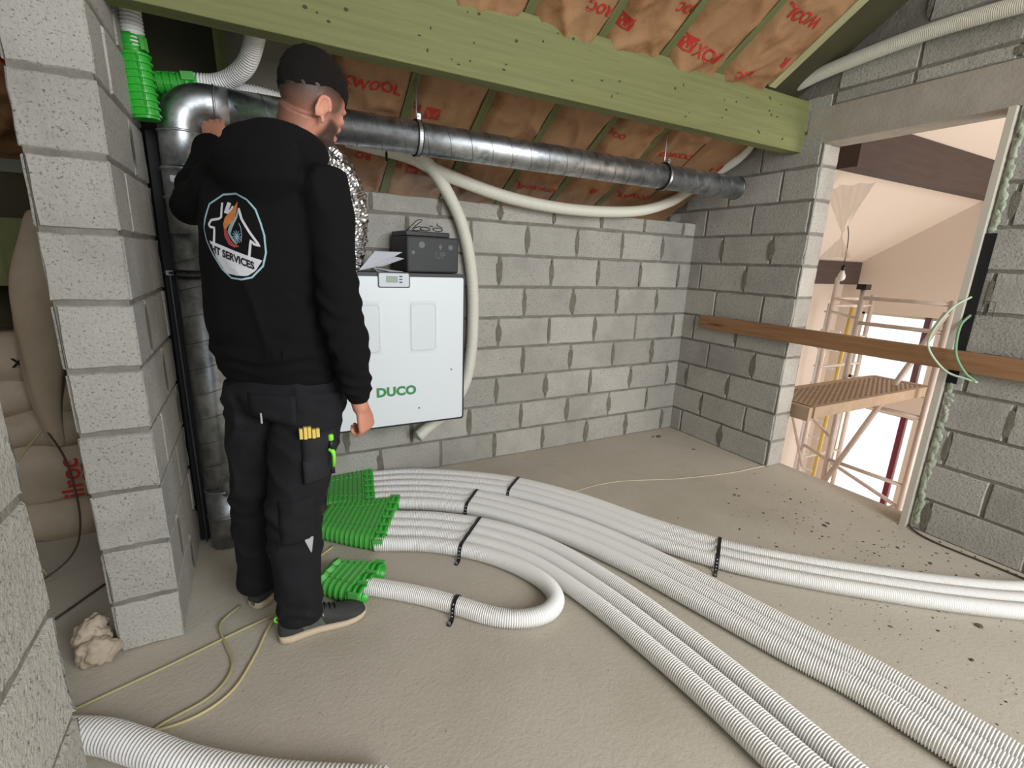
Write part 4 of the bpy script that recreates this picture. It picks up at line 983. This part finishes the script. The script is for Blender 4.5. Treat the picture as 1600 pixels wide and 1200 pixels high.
# stubble colour of beard, nape and temples (pigment of the skin there)
ca = body.data.color_attributes.new('stubble', 'FLOAT_COLOR', 'POINT'); HI = HM.inverted()
def ss(a, b, x): t = min(1, max(0, (x - a) / (b - a))); return t * t * (3 - 2 * t)
for v in body.data.vertices:
    q = HI @ (v.co - hc); k = 0
    if (v.co - hc).length < .19:
        cq = V(q.x / .081, (q.y + .012) / .102, (q.z - .022) / .103); th = math.acos(max(-1, min(1, cq.z / max(cq.length, 1e-6))))
        nape = max(0, 1 - max(0, th - hairline(math.atan2(cq.y, cq.x))) / 1.05) ** .65 * ss(.065, .03, q.y)
        if abs(q.x) > .074 and -.09 < q.z < -.018 and -.045 < q.y < .01: nape = 0
        beard = ss(-.030, -.055, q.z) * ss(-.15, -.12, q.z) * ss(.005, .03, q.y) * .95
        if abs(q.x) < .026 and -.052 > q.z > -.072 and q.y > .07: beard *= .3
        side = ss(.055, .066, abs(q.x)) * ss(.0, .02, q.y) * ss(.05, .04, q.y) * ss(-.06, -.03, q.z) * .8
        k = max(nape, beard, side)
    ca.data[v.index].color = (k, k, k, 1)
body.data.transform(Matrix.Translation(-pr.location)); body.parent = pr
# eyes
for s in (-1, 1):
    m = MB(); m.ell(H(s * .031, .074, -.004), (.012, .011, .011), n=16, m=10); m.build('eye', mat('eye_white', (190, 184, 178), .4), pr, smooth=True)
# hair: thick on top, clipped at the sides
def hairfn(p):
    q = HM.inverted() @ (p - hc); return q
m = MB(); vs = []; fs = []; NU, NV = 56, 30
for j in range(NV + 1):
    for i in range(NU):
        ph = 2 * PI * i / NU; back = max(0, -math.sin(ph)); front = max(0, math.sin(ph))
        thm = hairline(ph) + noise.noise(V(math.cos(ph) * 9, math.sin(ph) * 9, 2)) * .02
        th = thm * j / NV; top = max(0.0, 1 - th / 1.25)
        k = 1.0 + .10 * min(1, max(0, (1.75 - th) / .9)) + .022
        if th > thm * .85: k -= .024 * (th / thm - .85) / .15
        r = V(.081 * math.sin(th) * math.cos(ph), .102 * math.sin(th) * math.sin(ph), .103 * math.cos(th))
        p = r * k; p += p.normalized() * (noise.noise(p * 70) * .004 + abs(noise.noise(p * 160)) * .003 * (1 if th < 1.2 else .3))
        p.z *= 1.0 + .02 * top
        vs.append(H(0, -.012, .022) + HM @ p)
for j in range(NV):
    for i in range(NU): fs.append((j * NU + i, (j + 1) * NU + i, (j + 1) * NU + (i + 1) % NU, j * NU + (i + 1) % NU))
m.add(vs, fs); h = m.build('hair', M_hair, pr, smooth=True)
# hoodie
m = MB()
tor = [(V(.078, 1.785, 1.00), .195, .140), (V(.076, 1.785, 1.04), .205, .150), (V(.064, 1.775, 1.10), .208, .155), (V(.052, 1.765, 1.22), .205, .150), (V(.050, 1.755, 1.34), .208, .145), (V(.060, 1.745, 1.46), .215, .140),
       (V(.078, 1.74, 1.56), .205, .125), (V(.095, 1.735, 1.63), .155, .105), (V(.115, 1.735, 1.69), .095, .085)]
etube(m, [(c, a, b_, RT) for c, a, b_ in tor], 40, power=.92)
etube(m, [(V(.078, 1.785, .985), .188, .135, RT), (V(.078, 1.785, 1.035), .196, .142, RT)], 40, power=.92)
def sleeve(sh, el, wr, k=1.0):
    d = (wr - el).normalized(); mid = V(.085, 1.74, 1.58)
    limb(m, [sh.lerp(mid, .55), sh, sh.lerp(el, .35), sh.lerp(el, .7), el, el.lerp(wr, .35), el.lerp(wr, .7), wr - d * .035, wr - d * .012], [.085, .082, .074, .068, .066, .064, .058, .053, .041], 24)
    m.tube([wr - d * .055, wr - d * .045, wr + d * .002, wr + d * .004], [.036, .0415, .0405, .036], 24)
sleeve(shR + V(0, 0, -.015), elR, wrR); sleeve(shL + V(0, 0, -.015), elL, wrL)
# hood lying on the back, thick roll round the neck
m.tube([V(.120, 1.725, 1.70) + (RT * math.cos(a) * .092 + FW * math.sin(a) * .085) + UP * (.022 * -math.sin(a) + .012) for a in [2 * PI * i / 28 for i in range(28)] + [0.0]], .038, 14)
m.ell(V(.17, 1.665, 1.68), (.055, .055, .055)); m.ell(V(.16, 1.68, 1.64), (.08, .07, .07))
etube(m, [(V(.045, 1.665, 1.735), .070, .030, RT), (V(.040, 1.640, 1.70), .125, .052, RT), (V(.035, 1.628, 1.655), .145, .056, RT), (V(.035, 1.63, 1.60), .130, .046, RT), (V(.035, 1.64, 1.545), .085, .028, RT), (V(.035, 1.66, 1.51), .035, .016, RT)], 28)
m.ell(V(.040, 1.66, 1.715), (.10, .055, .045), mtx=Matrix((RT, FW, UP)).transposed())
ho = m.build('hoodie', M_hoodie, None); remesh(ho, .008, 7)
for v in ho.data.vertices:      # folds
    p = v.co; k = 0
    r = 1 - abs(noise.noise(V(p.x * 5, p.y * 5, p.z * 2.6 + 3))) * 2; k += max(0, r) ** 3 * .012
    lo = max(0, 1 - abs(p.z - 1.10) / .14)
    k += lo * .006 * math.sin(p.z * 80 + noise.noise(p * 6) * 6)
    arm = (p - elR).length
    if arm < .16: k += (1 - arm / .16) * .006 * math.sin(p.z * 100 + p.x * 70 + noise.noise(p * 12) * 4)
    aw = (p - wrR).length
    if .05 < aw < .22: k += (1 - aw / .22) * .0055 * math.sin(p.z * 150 + p.x * 60 + noise.noise(p * 14) * 4)
    k += noise.noise(p * 9) * .004
    v.co += v.normal * (k - .004)
bvh = BVHTree.FromPolygons([v.co.copy() for v in ho.data.vertices], [tuple(p.vertices) for p in ho.data.polygons])
ho.data.transform(Matrix.Translation(-pr.location)); ho.parent = pr
# printed badge on the back of the hoodie
LC = V(-.040, 1.63, 1.438); BN = V(-.42, -.905, .02).normalized(); BR = V(0, 0, 1).cross(-BN).normalized() * -1
BR = BN.cross(V(0, 0, -1)).normalized()
if BR.x < 0: BR = -BR
BU = BR.cross(-BN).normalized()
if BU.z < 0: BU = -BU
def proj(u, v, lift=.0014):
    p = LC + BR * u + BU * v + BN * .30; h = bvh.ray_cast(p, -BN)
    q = h[0] if h[0] else LC + BR * u + BU * v
    return q + BN * lift
def decal(name, mt, polys, lift=.0014, parent=None):
    m = MB()
    for P_ in polys:
        # polygons are cut into thin slices so that they follow the cloth
        m.add([proj(u, v, lift) for u, v in P_], [tuple(range(len(P_)))])
    return m.build(name, mt, parent or pr)
def bandpoly(pts, wd, closed=False):
    """thick line as short quads"""
    out = []; n = len(pts)
    dense = []
    for i in range(n if closed else n - 1):
        a, b_ = pts[i], pts[(i + 1) % n]; L = math.dist(a, b_); k = max(1, int(L / .006))
        for j in range(k): dense.append((a[0] + (b_[0] - a[0]) * j / k, a[1] + (b_[1] - a[1]) * j / k))
    dense.append(pts[0] if closed else pts[-1]); N = len(dense); nr = []
    for i in range(N):
        a = dense[(i - 1) % (N - 1)] if closed else dense[max(i - 1, 0)]; b_ = dense[(i + 1) % (N - 1)] if closed else dense[min(i + 1, N - 1)]
        dx, dy = b_[0] - a[0], b_[1] - a[1]; l = math.hypot(dx, dy) or 1; nr.append((-dy / l * wd / 2, dx / l * wd / 2))
    for i in range(N - 1):
        a, b_ = dense[i], dense[i + 1]; p, q = nr[i], nr[i + 1]
        out.append([(a[0] - p[0], a[1] - p[1]), (b_[0] - q[0], b_[1] - q[1]), (b_[0] + q[0], b_[1] + q[1]), (a[0] + p[0], a[1] + p[1])])
    return out
def px2(pts):      # badge drawing units (900 x 1200) to metres on the cloth
    return [((x - 435) / 640 * .185, (595 - y) / 1000 * .238) for x, y in pts]
M_lw = mat('print_white', (206, 210, 212), .6, rgb2=(190, 186, 192), vscale=30); M_lb = mat('print_ring', (150, 184, 192), .5); M_or = mat('print_orange', (196, 120, 62), .6, rgb2=(170, 100, 50), vscale=40)
M_rd = mat('print_red', (150, 56, 56), .6); M_bl = mat('print_blue', (128, 158, 166), .6); M_ink = mat('print_black', (18, 18, 20), .8)
octo = px2([(330, 100), (490, 95), (600, 160), (680, 270), (725, 420), (755, 560), (755, 760), (715, 920), (600, 1060), (500, 1088), (380, 1075), (285, 970), (180, 770), (125, 630), (112, 500), (140, 340), (170, 210)])
decal('badge_ring', M_lb, bandpoly(octo, .0052, True))
lines = []
lines += bandpoly(px2([(322, 195), (318, 300), (318, 365), (290, 385), (205, 400), (175, 450), (190, 480), (238, 490), (232, 570), (222, 680)]), .0068)
lines += bandpoly(px2([(405, 195), (385, 260), (368, 320)]), .0125); lines += bandpoly(px2([(385, 320), (430, 270), (445, 235)]), .006)
lines += bandpoly(px2([(508, 260), (540, 380), (620, 540), (700, 685), (650, 668), (618, 628), (605, 720), (590, 815)]), .0072)
decal('badge_house', M_lw, lines)
def slices(top, bot, n=14):
    """fill between two polylines given as functions of u in 0..1"""
    out = []
    for i in range(n):
        a, b_ = i / n, (i + 1) / n
        for k in range(4):
            f = lambda s, t: (top(s)[0] + (bot(s)[0] - top(s)[0]) * t, top(s)[1] + (bot(s)[1] - top(s)[1]) * t)
            out.append([f(a, k / 4), f(b_, k / 4), f(b_, (k + 1) / 4), f(a, (k + 1) / 4)])
    return out
def pl(pts):
    pts = px2(pts)
    def f(s):
        x = s * (len(pts) - 1); i = min(int(x), len(pts) - 2); t = x - i
        return (pts[i][0] + (pts[i + 1][0] - pts[i][0]) * t, pts[i][1] + (pts[i + 1][1] - pts[i][1]) * t)
    return f
decal('badge_flame', M_or, slices(pl([(498, 180), (440, 270), (360, 370), (340, 450), (350, 500)]), pl([(498, 182), (485, 300), (460, 400), (400, 460), (372, 500)])))
decal('badge_flame_base', M_rd, slices(pl([(345, 490), (345, 590), (385, 680), (440, 715), (495, 705)]), pl([(375, 490), (385, 560), (410, 630), (445, 675), (490, 690)])))
decal('badge_drop', M_bl, slices(pl([(505, 250), (480, 350), (400, 480), (385, 540), (430, 640), (470, 680)]), pl([(507, 252), (500, 360), (440, 490), (415, 560), (440, 610), (475, 672)])))
fl = []
for k in range(6):
    a = PI * k / 6; c = px2([(480, 590)])[0]
    fl += bandpoly([(c[0] - .014 * math.cos(a), c[1] - .018 * math.sin(a)), (c[0] + .014 * math.cos(a), c[1] + .018 * math.sin(a))], .0022)
fl += bandpoly(px2([(510, 430), (530, 480), (535, 560), (520, 650)]), .002)
decal('badge_snowflake', M_bl, fl)
decal('badge_banner', M_lw, slices(pl([(172, 640), (300, 690), (450, 755), (600, 815), (712, 855)]), pl([(172, 642), (240, 860), (330, 1020), (450, 1045), (560, 1045), (640, 980), (712, 856)]), 20))
vs, fs = textmesh('HT SERVICES', .030, .0012, 1.0); wmax = max(v.x for v in vs) - min(v.x for v in vs); sx = .128 / wmax
m = MB(); c = px2([(412, 830)])[0]; sl = -.36
m.add([proj(c[0] + v.x * sx, c[1] + v.x * sx * sl + v.y * .95, .0030) for v in vs], fs); m.build('badge_lettering', M_ink, pr)
# trousers
m = MB()
etube(m, [(pel + V(.01, 0, .10), .160, .120, RT), (pel + V(.01, 0, .03), .180, .138, RT), (pel + V(.015, 0, -.05), .195, .150, RT), (pel + V(.01, 0, -.12), .165, .135, RT)], 32)
def leg(hip, kn, an, k=1.0):
    t = [hip + UP * .03, hip.lerp(kn, .25), hip.lerp(kn, .55), hip.lerp(kn, .85), kn, kn.lerp(an, .22), kn.lerp(an, .5), kn.lerp(an, .8), an + UP * .035, an + UP * .0]
    etube(m, [(p, a, b_, V(1, 0, 0)) for p, a, b_ in zip(t, [.118, .116, .106, .096, .092, .092, .086, .078, .074, .071], [.118, .114, .104, .096, .092, .090, .084, .076, .070, .068])], 26)
leg(hipR + V(.008, 0, 0), knR, anR + UP * -.028 + V(.010, 0, 0), 1.0); leg(hipL, knL, anL + UP * -.020)
tr = m.build('trousers', M_trous, None); remesh(tr, .008, 5)
for v in tr.data.vertices:
    p = v.co; k = 0
    r = 1 - abs(noise.noise(V(p.x * 7, p.y * 7, p.z * 5.5 + 11))) * 2; k += max(0, r) ** 3 * .011
    for kz in (.50, .13): k += max(0, 1 - abs(p.z - kz) / .13) * .0045 * math.sin(p.z * 90 + p.x * 45 + p.y * 30 + noise.noise(p * 8) * 5)
    k += max(0, 1 - abs(p.z - .86) / .08) * .004 * math.sin(p.z * 110 + p.x * 50 + p.y * 25 + noise.noise(p * 8) * 4)
    k += noise.noise(p * 11) * .0035; v.co += v.normal * (k - .003)
tb = BVHTree.FromPolygons([v.co.copy() for v in tr.data.vertices], [tuple(p.vertices) for p in tr.data.polygons])
tr.data.transform(Matrix.Translation(-pr.location)); tr.parent = pr
def patch(name, mt, x0, x1, z0, z1, lift, thick, parent=pr, shape=None, nx=10, nz=12, d=V(.18, 1, 0), y=1.3):
    """panel lying on the near side of the leg, following the cloth"""
    d = d.normalized(); m = MB(); fr, bk = [], []
    for j in range(nz + 1):
        for i in range(nx + 1):
            u, v = i / nx, j / nz; x = x0 + (x1 - x0) * u; z = z0 + (z1 - z0) * v
            if shape: x, z = shape(u, v)
            h = tb.ray_cast(V(x - d.x / d.y * (1.6 - y), y, z), d); q = h[0] if h[0] else V(x, 1.66, z)
            e = min(1, min(u, 1 - u, v, 1 - v) * 8)
            fr.append(q - d * (lift + thick * e)); bk.append(q + d * .004)
    n = (nx + 1) * (nz + 1); I = lambda i, j: j * (nx + 1) + i
    fs = [(I(i, j), I(i + 1, j), I(i + 1, j + 1), I(i, j + 1)) for j in range(nz) for i in range(nx)] + [(n + I(i, j), n + I(i, j + 1), n + I(i + 1, j + 1), n + I(i + 1, j)) for j in range(nz) for i in range(nx)]
    for i in range(nx): fs += [(I(i, 0), n + I(i, 0), n + I(i + 1, 0), I(i + 1, 0)), (I(i, nz), I(i + 1, nz), n + I(i + 1, nz), n + I(i, nz))]
    for j in range(nz): fs += [(I(0, j), I(0, j + 1), n + I(0, j + 1), n + I(0, j)), (I(nx, j), n + I(nx, j), n + I(nx, j + 1), I(nx, j + 1))]
    m.add(fr + bk, fs); o = m.build(name, mt, parent, smooth=True); return o
patch('cargo_pocket', M_pocket, .098, .205, .655, .835, .004, .016)
patch('pocket_flap', M_pocket, .10, .18, .66, .745, .018, .006)
patch('knee_patch', M_trous, .01, .125, .44, .60, .002, .008)
patch('back_pocket', M_trous, -.06, .09, .86, .96, .002, .006)
tri = lambda u, v: (.098 + (u - .5) * .036 * (.08 + .92 * v) + .004 * (1 - v), .385 + .082 * v)
patch('reflective_triangle', M_refl, 0, 0, 0, 0, .004, .002, shape=tri)
vs, fs = textmesh('AC', .026); m = MB()
for v in vs: 
    h_ = tb.ray_cast(V(.030 + v.x - .054, 1.3, .455 + v.y), V(.18, 1, 0).normalized()); m.v.append(tuple((h_[0] if h_[0] else V(.045, 1.62, .435)) - V(.18, 1, 0) * .003))
m.f = fs; m.m = [0] * len(fs); m.t = [1] * len(vs); m.build('leg_print', M_boxp, pr)
def at_leg(x, z, lift):
    d = V(.18, 1, 0).normalized(); h_ = tb.ray_cast(V(x - .054, 1.3, z), d); return (h_[0] if h_[0] else V(x, 1.62, z)) - d * lift
m = MB(); p = at_leg(-.02, .90, .006); m.tube([p, p - UP * .035], .003, 8); m.build('zip_pull', M_refl, pr)
# folding rule and pen in the pocket
q = at_leg(.128, .838, .012); m = MB()
for k in range(5): m.loft([[q + V(-.026 + k * .0125 + a, -.006 * (k % 2) + b_, z) for a, b_ in rrect(.011, .014, .003)] for z in (-.014, .012 + .006 * math.sin(k * 1.3) - .004, .020 + .006 * math.sin(k * 1.3))])
tag(m.build('folding_rule', M_yell, loc=tuple(q - UP * .014)), 'yellow folding rule sticking out of the thigh pocket', 'folding rule')
q = at_leg(.190, .79, .026); e = empty('marker_pen', tuple(q - UP * .05)); tag(e, 'lime green and black marker clipped to the thigh pocket', 'pen')
m = MB(); m.tube([q + UP * .032, q + UP * .028, q + UP * .012, q + UP * .010], [.006, .009, .009, .007], 12); m.build('cap', M_lime, e, smooth=True)
m = MB(); m.tube([q + UP * .011, q - UP * .02], .008, 12); m.build('barrel', M_black, e, smooth=True)
m = MB(); m.tube([q - UP * .018 + V(-.008, 0, 0), q - UP * .030 + V(.004, -.004, 0), q - UP * .045 + V(.006, -.006, 0), q - UP * .082 + V(.004, -.006, 0)], [.007, .008, .006, .005], 10); m.build('clip', M_lime, e, smooth=True)
# shoes
def shoe(heel, d, label, pitch=0.0):
    d = Vector(d).normalized(); sd = V(-d.y, d.x, 0); X = lambda x, y, z: Vector(heel) + d * x + sd * y + UP * (z + pitch * max(0, (x - .2)) )
    hw = [(0.0, .012), (.004, .026), (.015, .034), (.04, .039), (.09, .036), (.14, .036), (.19, .044), (.235, .050), (.27, .049), (.295, .041), (.312, .027), (.320, .010)]
    top = [(0.0, .055), (.004, .078), (.015, .098), (.04, .108), (.09, .118), (.14, .108), (.19, .080), (.235, .066), (.27, .060), (.295, .052), (.312, .040), (.320, .028)]
    e = empty('shoe', tuple(Vector(heel))); 
    m = MB(); rings = []
    for (x, w_), (_, t) in zip(hw, top):
        z0 = .016 + .010 * max(0, (x - .22) / .1) ** 2; n = 24; rg = []
        for k in range(n):
            a = 2 * PI * k / n; c_, s_ = math.cos(a), math.sin(a); zz = (t + z0) / 2 + (t - z0) / 2 * math.copysign(abs(s_) ** .8, s_)
            ww = w_ * (1.02 - .36 * max(0, s_) ** 1.5 * (1 if x > .05 else .6)) * math.copysign(abs(c_) ** .7, c_)
            rg.append(X(x, ww * .97, zz))
        rings.append(rg)
    m.loft(rings); up_ = m.build('shoe_upper', M_shoe, None, smooth=True)
    m = MB(); rings = []
    for (x, w_) in hw:
        lift = .012 * max(0, (x - .21) / .11) ** 2 + .004 * max(0, (.03 - x) / .03); th = .030 if x < .12 else .030 - .008 * (x - .12) / .2; n = 20
        rings.append([X(x, (w_ + .003) * math.copysign(abs(math.cos(a)) ** .5, math.cos(a)), lift + th / 2 + th / 2 * math.copysign(abs(math.sin(a)) ** .4, math.sin(a))) for a in [2 * PI * k / n for k in range(n)]])
    m.loft(rings); so = m.build('sole', M_sole, None, smooth=True)
    m = MB()
    for sgn in (-1, 1):
        vs = []; 
        for j in range(6):
            for i in range(9):
                x = .085 + .075 * i / 8 - .02 * j / 5; t = .040 + .045 * j / 5
                w_ = .0375 + .006 * (x - .1) * 10 * .6; vs.append(X(x, sgn * (w_ * (1.03 - .30 * max(0, (t - .05) / .06)) + .003), t))
        m.add(vs, [(j * 9 + i, j * 9 + i + 1, (j + 1) * 9 + i + 1, (j + 1) * 9 + i) for j in range(5) for i in range(8)])
    pn = m.build('side_panel', M_shoeg, None, smooth=True)
    m = MB()
    for k in range(5):
        x = .128 + k * .018; zt = .112 - (x - .12) * .44
        m.tube([X(x, -.028, zt - .018), X(x + .002, -.016, zt + .001), X(x + .004, 0, zt + .006), X(x + .002, .016, zt + .001), X(x, .028, zt - .018)], .0028, 8)
    m.tube(spline([X(.13, 0, .122), X(.12, -.02, .125), X(.135, -.035, .105), X(.155, -.03, .100), X(.14, -.005, .118)], .006), .0026, 8)
    m.tube(spline([X(.13, 0, .122), X(.12, .02, .125), X(.14, .034, .103)], .006), .0026, 8)
    lc = m.build('laces', M_black, None, smooth=True)
    m = MB()
    for k in range(4):
        x = .135 + k * .018; zt = .098 - (x - .12) * .44
        for sgn in (-1, 1): m.tube([X(x, sgn * .031, zt - .004), X(x + .003, sgn * .034, zt - .014)], .0024, 8)
    ey = m.build('eyelets', M_refl, None, smooth=True)
    m = MB(); m.tube([X(.002, 0, .078), X(-.007, 0, .088), X(-.006, 0, .100), X(.006, 0, .104)], [.003, .004, .004, .003], 10)
    tb_ = m.build('heel_tab', M_lime, None, smooth=True)
    bpy.data.objects.remove(e)
    root = up_; root.name = 'shoe'
    for o in (so, pn, lc, ey, tb_): o.parent = root
    root.parent = pr; root.location = -pr.location
    return root
shoe((-.022, 1.702, 0), (.345, .018, 0), '')
shoe((-.105, 1.925, 0), (.62, .60, 0), '')
